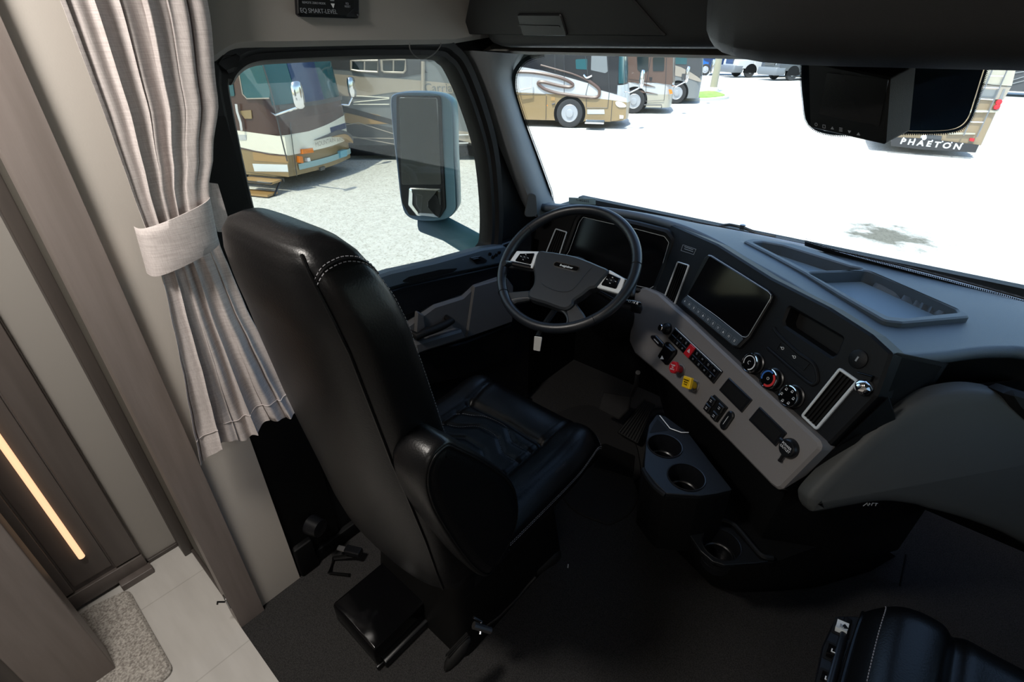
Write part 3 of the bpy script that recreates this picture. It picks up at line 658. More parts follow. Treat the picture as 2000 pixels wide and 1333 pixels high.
def driver_seat():
    cx = -.835; root = thing('driver_seat', (cx, .75, 0), 'black leather driver seat with light stitching, turned towards the steering wheel', 'seat')
    zs = [z for z, *_ in BACK]; fine = []
    for a, b in zip(BACK, BACK[1:]):
        for k in range(3): t = k/3; fine.append([a[i]*(1-t)+b[i]*t for i in range(4)])
    fine.append(list(BACK[-1]))
    secs = []
    for z, yc, hd, hw in fine:
        BX = bxz(z); s = super_sec(BX, yc, z, hw, hd, 3.6, 56)
        # shell bulges out at the rear, rounded bolsters at the front
        for v in s:
            dx = (v.x-BX)/hw; dy = (v.y-yc)/hd
            if dy < 0: v.y -= .018*(1-dx*dx)*min(1, (1.368-z)*8)
            else: v.y -= .030*(1-abs(dx)**2.5)*min(1, (1.368-z)*5)
        secs.append(s)
    bk = obj('backrest', loft(secs), 'leather', root, ang=80)
    zz = [1.350-.01*i for i in range(90)]
    rear = [back_pt(z, 1, -.85, cx) + Vector((.001, -.001, 0)) for z in zz if z > .5]
    obj('piping', tube(rear, .0028, 6), 'leather', bk)
    fr = [back_pt(z, 1, .80, cx) + Vector((.001, .001, 0)) for z in zz if .55 < z < 1.292]
    arc = [onx(x, y, -.578) for x, y in crom([(603, 509), (612, 499), (640, 489), (665, 487), (700, 494), (735, 515)], 5, False)]
    arc = [Vector((min(p.x, -.5), p.y, p.z)) for p in arc]
    obj('stitching', stitches(fr) , 'leather_thread', bk, label='pale thread stitching')
    # curved seam over the shoulder
    def surf(z, dy): # outer x of the side at normalised depth dy
        yc, hd, hw = lerp_tab(BACK, z); e = 3.6; return Vector((bxz(z)+hw*(1-min(1, abs(dy))**e)**(1/e)+.0015, yc+hd*dy, z))
    sh = [back_pt(z, 1, dy, cx)+Vector((.0008, 0, .0003)) for z, dy in [(1.312, -.83), (1.328, -.55), (1.334, -.2), (1.334, .15), (1.326, .50), (1.314, .70), (1.296, .80)]]
    sh = [Vector(p) for p in crom(sh, 6, False)]
    obj('stitching', stitches(sh)+stitches([p+Vector((-.004, 0, .007)) for p in sh]), 'leather_thread', bk, label='double pale stitching over the shoulder')
    obj('seam_roll', tube([p+Vector((-.002, 0, .0035)) for p in sh], .0014, 6), 'leather', bk)
    # cushion as a sculpted pad
    x0, x1, y0, y1, zt = -1.12, -.548, .50, 1.135, .525
    NX, NY = 90, 96; rows = []
    lines = [([(-.685, .50), (-.685, .945), (-.672, 1.14)], .010, .010), ([(-1.0, .50), (-1.0, .93), (-1.03, 1.14)], .010, .010), ([(-1.0, .945), (-.84, .955), (-.685, .945)], .014, .011)]
    for q in ([(-1.0, .88), (-.955, .905), (-.905, .945-.012), (-.82, .935), (-.765, .895), (-.685, .895)], [(-1.0, .81), (-.945, .835), (-.895, .88), (-.81, .88), (-.755, .84), (-.685, .838)], [(-1.0, .74), (-.945, .765), (-.89, .81), (-.81, .81), (-.755, .77), (-.685, .77)], [(-1.0, .67), (-.945, .695), (-.89, .74), (-.81, .74), (-.755, .70), (-.685, .70)]): lines.append((q, .0045, .006))
    def segd(px_, py_, a, b):
        ax, ay = a; bx, by = b; dx, dy = bx-ax, by-ay; t = max(0, min(1, ((px_-ax)*dx+(py_-ay)*dy)/(dx*dx+dy*dy))); return math.hypot(px_-ax-t*dx, py_-ay-t*dy)
    def H(x, y):
        u = (x-(x0+x1)/2)/((x1-x0)/2); h = zt
        h += .020*math.exp(-((abs(x+.8415)-.225)/.06)**2) + .012*math.exp(-((y-1.03)/.07)**2)
        for q, dpt, wd in lines:
            d = min(segd(x, y, a, b) for a, b in zip(q, q[1:])); h -= dpt*math.exp(-(d/wd)**2)
        e = max(0, abs(u)-.78)/.22; h -= .035*e**2.2
        e = max(0, y-1.06)/.075; h -= .040*e**2
        return h
    for j in range(NY+1):
        y = y0+(y1-y0)*j/NY; row = []
        sq = 1 - .06*max(0, (y-.95)/.185)**2
        for i in range(NX+1):
            u = -1+2*i/NX; x = (x0+x1)/2 + u*(x1-x0)/2*sq
            if j == NY: y_ = y - .03*abs(u)**4
            else: y_ = y - .03*abs(u)**4*(j/NY)**6
            row.append((x, y_, H(x, y)))
        rows.append(row)
    top = grid(rows); edge = [rows[j][NX] for j in range(0, NY+1)] + [rows[NY][i] for i in range(NX-1, -1, -1)] + [rows[j][0] for j in range(NY-1, -1, -1)]
    sk_ = [edge, [(x+(x-(-.835))*.008, y+.004*(1 if y > 1 else 0), z-.012) for x, y, z in edge], [(x, y, z-.05) for x, y, z in edge], [(x-(x+.835)*.08, y-.02, z-.10) for x, y, z in edge]]
    cu = obj('cushion', [top, grid(sk_)], 'leather', root, ang=80)
    ed2 = [Vector(p)+Vector((0, 0, -.008)) for p in edge[20:NY+60]]; c0 = Vector((-.835, .8, .5))
    ed2 = [p+(p-c0).normalized()*.0045 for p in ed2]
    obj('stitching', stitches(ed2)+stitches([p+Vector((0, 0, -.008)) for p in ed2]), 'leather_thread', cu, label='pale double stitching along the cushion edge')
    for q, dpt, wd in lines[3:5]:
        obj('stitching', stitches([(x, y, H(x, y)+.0005) for x, y in crom(q, 4, False)], .0007), 'leather_thread', cu)
    # folded armrest on the aisle side
    AR = [(-.02, 1.085), (.03, 1.083), (.065, 1.055), (.105, .985), (.16, .86), (.205, .73), (.235, .60), (.235, .52), (.20, .45), (.15, .43), (.10, .47), (.03, .62), (-.01, .78), (-.045, .93), (-.055, 1.03), (-.045, 1.07)]
    AP = Pl((-.592, 0, 0), (0, 1, 0), (0, 0, 1))
    ar = crom(AP.px([(880, 862), (905, 872), (940, 890), (975, 913), (1000, 935), (1014, 965), (1017, 1000), (1010, 1035), (990, 1080), (965, 1120), (948, 1132), (925, 1118), (900, 1090), (872, 1050), (845, 1005), (831, 965), (830, 930), (840, 900), (858, 876)], .094), 4)
    lp = dedupe(ar); lp = lp if area(lp) > 0 else lp[::-1]; secs = []
    for ins, h in ((.02, -.002), (.004, .004), (0, .014), (0, .078), (.003, .088), (.008, .092), (.011, .090), (.018, .094), (.03, .096)):
        secs.append([AP.w(u_, v_, h) for u_, v_ in inset(lp, ins)])
    arm = obj('armrest', [loft(secs, cap=False), plate(AP, inset(lp, .03), .0955, .0961)], 'leather', root, ang=80, label='folded up black leather armrest')
    obj('piping', tube([AP.w(u_, v_, .0915) for u_, v_ in inset(lp, .0095)], .0022, 6, closed=True), 'leather', arm)
    # base, runners, storage box, levers
    obj('pedestal', loft([[(x, y, z) for x, y in fillet([(-1.05+s, .50+s), (-.62-s, .50+s), (-.62-s, 1.02-s), (-1.05+s, 1.02-s)], .04)] for z, s in ((.0, 0), (.30, .03), (.43, .0))]), 'rubber', root)
    bx_ = obj('storage_box', box(-1.012, -.795, .322, .52, .015, .105, .01), 'gloss_black', root, label='glossy black box under the seat')
    obj('lid_edge', box(-.80, -.792, .318, .50, .008, .022, .002), 'satin_black', bx_)
    obj('runner', box(-.80, -.78, .34, 1.0, .0, .03, .004), 'satin_black', root)
    obj('runner', box(-1.03, -1.015, .34, 1.0, .0, .03, .004), 'satin_black', root)
    z = .16; a = dep(1048, 1128, 1.5); 
    pts = [dep(938, 1232, 1.35), dep(975, 1205, 1.37), dep(1010, 1170, 1.40), dep(1030, 1145, 1.42), dep(1046, 1128, 1.43)]
    lv = obj('slide_lever', tube(pts, [.004, .004, .005, .005, .006], 8), 'satin_black', root)
    g0, g1 = dep(1052, 1118, 1.435), dep(1092, 1086, 1.46)
    obj('grip', loft([[g0.lerp(g1, t) + (up*math.sin(q)*h + (rt*.7+fw*.7)*math.cos(q)*h*.7) for q in [2*math.pi*k/12 for k in range(12)]] for t, h in ((-.05, .004), (0, .008), (.3, .011), (.85, .017), (1, .015), (1.06, .004))]), 'rubber', lv)
    obj('pivot', [tube([dep(925, 1222, 1.34), dep(958, 1232, 1.36)], .010, 10), tube([dep(925, 1206, 1.35), dep(940, 1215, 1.36), dep(938, 1240, 1.34)], .004, 8)], 'steel', lv, label='bare metal pivot')
    g0, g1 = dep(868, 1305, 1.30), dep(918, 1252, 1.33); sp = Vector((g1-g0)).normalized()
    kn = obj('height_handle', loft([[g0.lerp(g1, t) + up.cross(sp)*math.cos(q)*h*.6 + up*math.sin(q)*h*.85 for q in [2*math.pi*k/20 for k in range(20)]] for t, h in ((-.02, .004), (.03, .017), (.2, .026), (.5, .031), (.8, .030), (.97, .020), (1.03, .006))]), 'rubber', root, label='ribbed oval black handle')
    obj('rib', [tube([g0.lerp(g1, t) + up.cross(sp)*math.cos(q)*.019 + up*math.sin(q)*.027 for t in (.1, .3, .5, .7, .9)], .002, 5) for q in (.6, .9, 1.2, 1.5, 1.8, 2.1)], 'rubber', kn)
    obj('skirt', box(-1.06, -.60, .47, .56, .40, .47, .03), 'leather', root)
driver_seat()
def passenger_seat():
    root = thing('passenger_seat', (.46, .8, 0), 'black leather passenger seat with a switch strip on its side, bottom right', 'seat')
    x0, x1, y0, y1, zt = .172, .80, .40, 1.060, .585; NX, NY = 70, 60; rows = []
    def H(x, y):
        xc = (x0+x1)/2; h = zt + .026*math.exp(-((abs(x-xc)-.235)/.075)**2) - .006
        for gx in (x0+.145+.02*(y-.8), x1-.145): h -= .018*math.exp(-((x-gx)/.014)**2)
        if abs(x-xc) < .17: h -= .012*math.exp(-((y-.86)/.012)**2)
        e = max(0, abs((x-xc)/((x1-x0)/2))-.80)/.20; h -= .04*e**2.2
        e = max(0, y-.96)/.085; h -= .045*e**2; return h
    for j in range(NY+1):
        y = y0+(y1-y0)*j/NY; row = []
        for i in range(NX+1):
            u = -1+2*i/NX; x = (x0+x1)/2+u*(x1-x0)/2; yo = -.05*abs(u)**3*(j/NY)**5
            row.append((x*(1-.0)+(.486-x)*.05*(j/NY)**8, y+yo, H(x, y)))
        rows.append(row)
    edge = [rows[j][0] for j in range(NY+1)] + [rows[NY][i] for i in range(1, NX+1)] + [rows[j][NX] for j in range(NY-1, -1, -1)]
    sk_ = [edge, [(x-(.486-x)*.012, y+.003, z-.015) for x, y, z in edge], [(x, y, z-.06) for x, y, z in edge], [(x+(.486-x)*.1, y-.02, z-.12) for x, y, z in edge]]
    cu = obj('cushion', [grid(rows), grid(sk_)], 'leather', root, ang=80)
    st = [Vector(p)+Vector((.010, 0, .004)) for p in [r[0] for r in rows]]
    obj('stitching', stitches([(r[3][0], r[3][1], r[3][2]+.001) for r in rows[8:-2]], .0010), 'leather_thread', cu, label='pale thread stitching')
    obj('piping', tube([Vector(r[0])+Vector((-.002, 0, -.004)) for r in rows], .0035, 6), 'leather', cu)
    obj('pedestal', box(.28, .70, .45, .90, 0, .42, .03), 'rubber', root)
    SP = Pl((.12, .90, .47), (1, .0, .25), (-.14, 1, .02))
    op = SP.px([(1633, 1203), (1684, 1203), (1664, 1260), (1640, 1340), (1588, 1345), (1605, 1262)])
    sw = obj('switch_strip', plate(SP, fillet(op, .008), -.03, 0, .004), 'satin_black', root)
    for (x, y), mt_, lb in (((1645, 1225), 'vent_frame', 'pale grey rocker switch'), ((1628, 1274), 'gloss_black', None), ((1616, 1328), 'gloss_black', None)):
        c = SP.uv(x, y, .004); S2 = Pl(SP.w(c[0], c[1]), SP.U, SP.V)
        obj('switch_well', plate(S2, fillet([(-.017, -.022), (.017, -.022), (.017, .022), (-.017, .022)], .004), 0, .0015, 0), 'rubber', sw)
        k = obj('rocker', loft([[S2.w(a*.011, b, n) for a, n in ((-1, 0), (-1, h), (1, h), (1, 0))] for b, h in ((-.016, .004), (-.012, .011), (0, .005), (.012, .008), (.016, .003))]), mt_, sw, label=lb, ang=50)
        obj('symbol', plate(S2, [(-.004, -.006), (.004, -.006), (.004, -.004), (-.002, -.004), (-.002, .002), (-.004, .002)], .009, .0105), 'white_ink' if mt_ == 'gloss_black' else 'dim_ink', k)
    obj('strip_rail', box(.155, .172, .45, .98, .42, .49, .006), 'satin_black', root)
passenger_seat()

# ================================================================== STEERING WHEEL
WN = Vector((.10, -1, 1.28)).normalized(); wc = Vector((-.822, 1.226, .995))
WV = (Vector((0, 0, 1)) - WN*WN.z).normalized(); WU = WV.cross(WN); WP = Pl(wc, WU, WV)
sw_ = thing('steering_wheel', wc, 'black steering wheel with an oval maker badge and two silver switch pads', 'steering wheel')
rim = obj('rim', [(lambda ps: loft([[p + (p-wc).normalized()*.0155*math.cos(q) + WN*.0175*math.sin(q) for q in [2*math.pi*k/14 for k in range(14)]] for p in ps+[ps[0]]], cap=False))([WP.w(.219*math.cos(t), .219*math.sin(t)) for t in [2*math.pi*k/96 for k in range(96)]])], 'wheel_leather', sw_, ang=80)
for t in (R(16), R(152), R(222), R(318)):
    p = WP.w(.219*math.cos(t), .219*math.sin(t)); tt = (-WU*math.sin(t)+WV*math.cos(t))
    obj('seam', tube([p + ((p-wc).normalized()*math.cos(q)*.0162 + WN*math.sin(q)*.0182) for q in [2*math.pi*k/20 for k in range(20)]], .0009, 5, closed=True), 'rubber', rim)
hubp = crom([(1050, 491), (1072, 491), (1094, 494), (1120, 499), (1144, 507), (1168, 517), (1189, 528), (1176, 545), (1163, 560), (1152, 563), (1137, 575), (1121, 586), (1118, 595), (1101, 604), (1065, 592), (1034, 582), (1032, 569), (1041, 555), (1043, 540), (1042, 522)], 4)
h_ = .012; hub2 = fillet(WP.px(hubp, h_), .0)
obj('spokes', [plate(WP, fillet(WP.px(p_, 0), .008), -.016, -.002, .005) for p_ in (
    [(985, 505), (1010, 490), (1060, 491), (1050, 528), (990, 520)], [(1160, 560), (1190, 525), (1222, 543), (1243, 545), (1238, 575), (1212, 577)],
    [(982, 570), (1034, 566), (1036, 584), (1008, 589), (996, 596), (988, 596)], [(1104, 606), (1122, 588), (1140, 612), (1150, 632), (1112, 641), (1108, 628)])]
    + [tube([WP.w(*WP.uv(x, y, -.006), -.006) for x, y in crom([(994, 594), (1002, 586), (1035, 583), (1070, 594), (1100, 608), (1110, 624), (1106, 637)], 5, False)], .005, 8)], 'wheel_plastic', sw_)
hub = obj('airbag_cover', plate(WP, hub2, -.02, h_, .006), 'wheel_plastic', sw_)
obj('crease', tube([WP.w(*WP.uv(x, y, h_), h_) for x, y in crom([(1156, 522), (1140, 540), (1127, 557), (1112, 569), (1090, 569), (1068, 561), (1058, 553)], 5, False)], .0016, 6), 'wheel_plastic', hub)
ba, bb = WP.uv(1087, 517, h_), WP.uv(1126, 526, h_)
bdg = obj('badge', [ringpl(WP, stadium(ba, bb, .0095), .0022, h_, h_+.003)], 'chrome', hub, label='oval chrome badge ring')
obj('badge_field', plate(WP, stadium(ba, bb, .0078), h_, h_+.001), 'gloss_black', bdg)
bd = Vector(bb)-Vector(ba); BPL = Pl(WP.w((ba[0]+bb[0])/2, (ba[1]+bb[1])/2, h_), WU*bd.x+WV*bd.y, WV*bd.x-WU*bd.y)
text('Freightliner', BPL, (0, 0), .0098, 'silver', bdg, n=.0015, bold=.0002)
for out, inn in (([(1009, 490), (1053, 491), (1040, 524), (994, 512)], [(1015, 495), (1044, 494), (1036, 516), (1005, 509)]), ([(1190, 527), (1221, 545), (1211, 574), (1163, 560)], [(1189, 533), (1212, 543), (1203, 564), (1173, 556)])):
    pd = obj('switch_pad', plate(WP, fillet(WP.px(out, .004), .004), -.004, .004, .002), 'silver', sw_, label='silver switch pad')
    ip = WP.px(inn, .008); obj('button_group', plate(WP, fillet(ip, .005), .003, .009, .003), 'gloss_black', pd)
    c = (sum(p[0] for p in ip)/4, sum(p[1] for p in ip)/4)
    obj('thumb_button', plate(WP, fillet([(c[0]+a, c[1]+b) for a, b in ((-.010, -.006), (.010, -.006), (.010, .006), (-.010, .006))], .003), .008, .0115, .002), 'satin_black', pd)
    obj('button_symbol', [plate(WP, [(c[0]+a-.002, c[1]+b-.0006), (c[0]+a+.002, c[1]+b-.0006), (c[0]+a+.002, c[1]+b+.0006), (c[0]+a-.002, c[1]+b+.0006)], .0085, .0122) for a, b in ((-.014, 0), (.014, 0), (0, .010), (0, -.010), (0, 0))], 'white_ink', pd, smooth=False)
colm = thing('steering_column', wc-WN*.15, 'black steering column shroud with two stalks and a white tag', 'steering column')
sh_c = []
for d, r in ((.02, .03), (.035, .06), (.10, .072), (.22, .085), (.40, .095)): sh_c.append([wc - WN*d + (WU*math.cos(q)*r*1.1 + WV*math.sin(q)*r) + Vector((0, d*.35, -d*.10)) for q in [2*math.pi*k/24 for k in range(24)]])
obj('shroud', loft(sh_c), 'rubber', colm)
ste = dep(1246, 597, 1.50)
obj('stalk', loft([[p + up*math.sin(q)*r*.8 + fw*math.cos(q)*r*.5 for q in [2*math.pi*k/12 for k in range(12)]] for p, r in ((wc-WN*.06, .010), (dep(1205, 592, 1.58), .012), (dep(1226, 596, 1.545), .020), (dep(1238, 599, 1.53), .024), (dep(1251, 602, 1.51), .022), (dep(1254, 603, 1.505), .008))]), 'satin_black', colm, label='right hand shift stalk')
obj('stalk', tube([wc-WN*.06, dep(1000, 515, 1.62), dep(992, 516, 1.60), dep(984, 514, 1.58)], [.008, .008, .011, .009], 10), 'satin_black', colm)
text('D N R', Pl(dep(1237, 591, 1.47), WU, WV), (0, 0), .012, 'white_ink', colm)
TP = Pl(dep(1050, 671, 1.48), (1, .12, 0), (.05, -.25, 1))
obj('tag', plate(TP, fillet(TP.px([(1044, 657), (1059, 659), (1055, 686), (1042, 684)]), .003), 0, .0015, .0004, [circ(TP.uv(1051, 660), .0015, 10), circ(TP.uv(1049, 683), .0015, 10)]), 'white_card', colm, label='small white rectangular tag')
obj('tag_backing', tube([dep(1050, 660, 1.485), dep(1060, 640, 1.53), wc-WN*.10], .010, 8), 'rubber', colm)

# ================================================================== DASHBOARD
pu = Vector((math.sin(R(55.3)), -math.cos(R(55.3)), 0)); pn0 = Vector((-math.cos(R(55.3)), -math.sin(R(55.3)), 0))
PP = Pl(dep(1467, 708, 1.43), pu, Vector((0, 0, 1))*math.cos(R(17)) - pn0*math.sin(R(17)))      # centre panel, angled to the driver
CP = Pl((-.75, 1.665, .766), (1, 0, 0), (0, math.sin(R(16)), math.cos(R(16))))                  # instrument face
dash = thing('dashboard', (-.35, 1.6, .75), 'black dashboard with instrument cluster, touchscreen and a grey lower switch strip', 'dashboard')
# front edge of the pad
fe = [((1062, 408), 1.025), ((1085, 401), 1.026), ((1120, 399), 1.028), ((1160, 403), 1.03), ((1220, 411), 1.03), ((1275, 422), 1.03), ((1332, 439), 1.028), ((1380, 459), 1.02), ((1420, 480), 1.014), ((1462, 506), 1.01), ((1534, 546), 1.006), ((1619, 599), 1.002), ((1670, 632), 1.0), ((1705, 658), .998), ((1728, 680), .997), ((1748, 691), .996), ((1770, 694), .996), ((1800, 692), .996), ((1850, 687), .996), ((1912, 679), .998), ((1960, 677), .998), ((2010, 680), .998)]
FE = [onz(x, y, z) for (x, y), z in fe]
FE += [FE[-1]+Vector((.15, .05, 0)), FE[-1]+Vector((.35, .06, 0)), FE[-1]+Vector((.53, .05, 0))]
FE[0] = Vector((-1.30, FE[1].y-.01, 1.02))
FE = [Vector(p) for p in crom(FE, 5, False)]
def bk_pt(x): return Vector((x, yb(max(-1.33, min(.83, x)))+.02, .962))
XB = []
n = len(FE)
for i, p in enumerate(FE): t = i/(n-1); XB.append(-1.33*(1-t)+.82*t)
bx = [-1.33, -1.25, -1.05, -.80, -.62, -.46, -.28, -.12, .04, .20, .40, .62, .82]
def bxat(t): s = t*(len(bx)-1); i = min(int(s), len(bx)-2); return bx[i]+(bx[i+1]-bx[i])*(s-i)
TZ = .998; TPn = Pl((0, 0, TZ), (1, 0, 0), (0, 1, 0))
def tp(pts, z): return [tuple(onz(x, y, z).to_2d()) for x, y in pts]
def inpoly(p, q):
    c = False
    for i in range(len(q)):
        (x1, y1), (x2, y2) = q[i-1], q[i]
        if (y1 > p[1]) != (y2 > p[1]) and p[0] < (x2-x1)*(p[1]-y1)/(y2-y1)+x1: c = not c
    return c
rimz = TZ+.010
outl = tp([(1452, 470), (1470, 466), (1548, 476), (1600, 491), (1681, 520), (1740, 545), (1871, 602), (1898, 618), (1830, 624), (1764, 630), (1728, 626), (1640, 575), (1574, 534), (1500, 494)], rimz)
if area(outl) < 0: outl = outl[::-1]
outl_in = inset(outl, .010)
rows = []
NT = 44
for k in range(NT+1):
    t = k/NT; row = []
    for i, p in enumerate(FE):
        b = bk_pt(max(-1.33, min(.82, p.x*.72 + bxat(i/(n-1))*.28))); q = p.lerp(b, t)
        q.z = p.z*(1-t)+b.z*t + .006*math.sin(math.pi*t)
        if inpoly((q.x, q.y), outl_in): q.z = TZ-.05
        row.append(q)
    rows.append(row)
lip = []
def lipn(i):
    a, b = FE[max(i-1, 0)], FE[min(i+1, n-1)]; t = (b-a).normalized(); return Vector((t.y, -t.x, 0))
LN = [lipn(i) for i in range(n)]
for dz, dn in ((-.150, -.10), (-.075, -.085), (-.048, -.055), (-.036, -.020), (-.030, .004), (-.020, .012), (-.010, .010), (-.004, .005)): lip.append([p + l*dn + Vector((0, 0, dz)) for p, l in zip(FE, LN)])
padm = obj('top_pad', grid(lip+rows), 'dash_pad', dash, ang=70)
# raised tray on the pad
h1 = tp([(1470, 473), (1490, 472), (1530, 479), (1660, 519), (1685, 524), (1682, 528), (1650, 527), (1580, 529), (1520, 498)], rimz)
h2 = tp([(1578, 532), (1640, 530), (1692, 528), (1710, 534), (1780, 563), (1868, 603), (1872, 610), (1840, 613), (1770, 621), (1735, 618), (1690, 595), (1620, 555)], rimz)
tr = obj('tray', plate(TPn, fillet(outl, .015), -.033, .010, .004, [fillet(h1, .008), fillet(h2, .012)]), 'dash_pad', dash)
obj('tray_liner', plate(TPn, fillet(inset(outl if area(outl) > 0 else outl[::-1], .012), .01), -.034, -.028), 'tray_mat', tr, label='blue grey tray floor')
# instrument side
def cpx(pts, n=0): return CP.px(pts, n)
body = [(-.57, CP.uv(1240, 566)[1]-.02), (.10, CP.uv(1240, 566)[1]-.02)]
obj('instrument_body', plate(CP, [(-.58, -.03), (.075, -.03), (.075, .245), (-.58, .245)], -.08, -.004, .004), 'black_plastic', dash)
scr = cpx([(1139, 424), (1190, 436), (1245, 448), (1298, 462), (1307, 474), (1295, 515), (1281, 557), (1270, 564), (1180, 545), (1090, 524), (1112, 490), (1132, 434)])
clu = obj('instrument_cluster', plate(CP, fillet(scr, .01), -.004, .001, .001), 'gloss_black', dash)
obj('cluster_trim', ringpl(CP, fillet(scr, .01), .0009, .001, .0018), 'silver', clu, label='thin light outline')
obj('cluster_shroud', [sweep_ring(CP, fillet(scr, .012), [(.004, -.004), (.006, .01), (.016, .014), (.026, .008), (.03, -.006)])], 'black_plastic', clu)
def vent(pl, pts, w_, name_n, label, slats_h=True):
    P = pl.px(pts); v = obj('air_vent', ringpl(pl, fillet(P, .008), w_, .0, .007, .002), 'vent_frame', dash, label=label)
    obj('vent_well', plate(pl, fillet(P, .008), -.002, .001), 'rubber', v)
    a, b, c, d = [Vector(p) for p in P]; out = []       # louvres run across the short side
    for k in range(1, 6):
        t = k/6; p = a.lerp(b, t); q = d.lerp(c, t); e = (q-p)*.05; p = p+e; q = q-e; m = (p+q)/2; hf = (q-p).length/2; dr = (q-p).normalized()
        ax = pl.U*dr.x+pl.V*dr.y; out.append(obox(pl.w(m.x, m.y, .003), (ax, pl.N+pl.V*.8), (hf, .004, .0008)))
    obj('louvres', out, 'rubber', v, smooth=False)
vent(CP, [(1086, 446), (1109, 453), (1092, 505), (1064, 500)], .005, 9, 'upright vent left of the cluster')
# centre panel
pbody = PP.px([(1232, 590), (1262, 470), (1290, 428), (1345, 452), (1400, 476), (1505, 542), (1619, 600), (1702, 653), (1742, 690), (1712, 775), (1606, 884), (1530, 962)])
slot = fillet(PP.px([(1541, 600), (1645, 661), (1632, 692), (1624, 697), (1533, 636), (1531, 627)]), .006)
cen = obj('centre_panel', plate(PP, fillet(pbody, .01), -.05, 0, .006, [slot]), 'panel_plastic', dash)
obj('storage_slot', plate(PP, inset(slot if area(slot) > 0 else slot[::-1], -.01), -.051, -.045), 'rubber', cen, label='dark open slot')
# moulded ridge under the slot
obj('panel_ridge', tube([PP.w(*PP.uv(x, y), .001) for x, y in crom([(1513, 641), (1522, 655), (1560, 690), (1590, 712), (1598, 740), (1592, 750), (1580, 748), (1540, 715), (1500, 680)], 6, False)], .005, 8), 'panel_plastic', cen)
# touchscreen
tb_ = fillet(PP.px([(1384, 497), (1391, 499), (1501, 568), (1509, 578), (1504, 592), (1464, 660), (1444, 680), (1432, 678), (1329, 594), (1331, 585), (1342, 573), (1375, 505)], .012), .008)
ts = obj('touchscreen', plate(PP, tb_, -.001, .016, .005), 'satin_black', dash)
T2 = PP.off(.016)
sc_ = fillet(T2.px([(1386, 501), (1500, 571), (1505, 581), (1461, 653), (1452, 656), (1344, 577), (1346, 572)]), .006)
dsp = obj('display', plate(T2, sc_, -.001, .0008), 'gloss_black', ts)
obj('display_trim', tube([T2.w(*T2.uv(x, y), .001) for x, y in [(1384, 499), (1390, 500), (1450, 537), (1499, 568.5), (1506, 576), (1505, 584), (1462, 656), (1457, 659), (1450, 658), (1400, 618), (1343, 577)]], .0007, 5), 'vent_frame', ts, label='thin light edge')
obj('button_bar', plate(T2, fillet(T2.px([(1341, 579), (1345, 579), (1449, 659), (1452, 663), (1439, 676), (1432, 675), (1331, 592), (1332, 587)]), .003), -.001, .002, .001), 'dash_pad', ts)
T3 = T2.off(.002); br = random.Random(3)
a_, b_ = Vector(T3.uv(1338, 588)), Vector(T3.uv(1434.5, 666))
for k in range(11):
    t = (k+.0)/10; c = a_.lerp(b_, t); s = .0035; kind = k % 4
    bt = obj('bar_button', ringpl(T3, [(c.x-.009, c.y-.008), (c.x+.009, c.y-.008), (c.x+.009, c.y+.008), (c.x-.009, c.y+.008)], .0005, 0, .0004), 'dim_ink', ts, smooth=False)
    if kind == 0: sh = [plate(T3, [(c.x-s, c.y-s), (c.x+s, c.y-s), (c.x, c.y+s)], 0, .0008)]
    elif kind == 1: sh = [ringpl(T3, circ(c, s, 10), .0008, 0, .0008)]
    elif kind == 2: sh = [ringpl(T3, [(c.x-s*.6, c.y-s), (c.x+s*.6, c.y-s), (c.x+s*.6, c.y+s), (c.x-s*.6, c.y+s)], .0008, 0, .0008)]
    else: sh = [plate(T3, [(c.x-s, c.y+d), (c.x+s, c.y+d), (c.x+s, c.y+d+.001), (c.x-s, c.y+d+.001)], 0, .0008) for d in (-.003, .001)]
    obj('symbol', sh, 'white_ink', bt, smooth=False)
vent(PP, [(1325, 511), (1348, 518), (1318, 599), (1295, 591)], .004, 16, 'upright vent left of the touchscreen')
vent(PP, [(1642, 718), (1681, 745), (1597, 842), (1566, 813)], .007, 18, 'large upright vent right of the climate knobs')
sk2 = obj('warning_label', ringpl(PP, PP.px([(1334, 478), (1360, 487), (1355, 498), (1330, 490)]), .0012, 0, .001), 'dim_ink', dash, smooth=False)
obj('label_lines', [plate(PP, PP.px([(1337, y), (1354, y+6), (1354, y+7.2), (1337, y+1.2)]), 0, .001) for y in (481.5, 485.5)], 'dim_ink', sk2, smooth=False)
usb = obj('usb_ports', ringpl(PP, fillet(PP.px([(1526, 668), (1584, 708), (1569, 726), (1517, 683)]), .003), .0012, 0, .002), 'satin_black', dash)
for x, y in ((1529, 681), (1552, 698)):
    c = Vector(PP.uv(x, y)); obj('symbol', [ringpl(PP, circ(c, .004, 10), .001, 0, .001), plate(PP, [(c.x-.008, c.y-.001), (c.x-.003, c.y-.001), (c.x-.003, c.y+.001), (c.x-.008, c.y+.001)], 0, .001)], 'white_ink', usb, smooth=False)
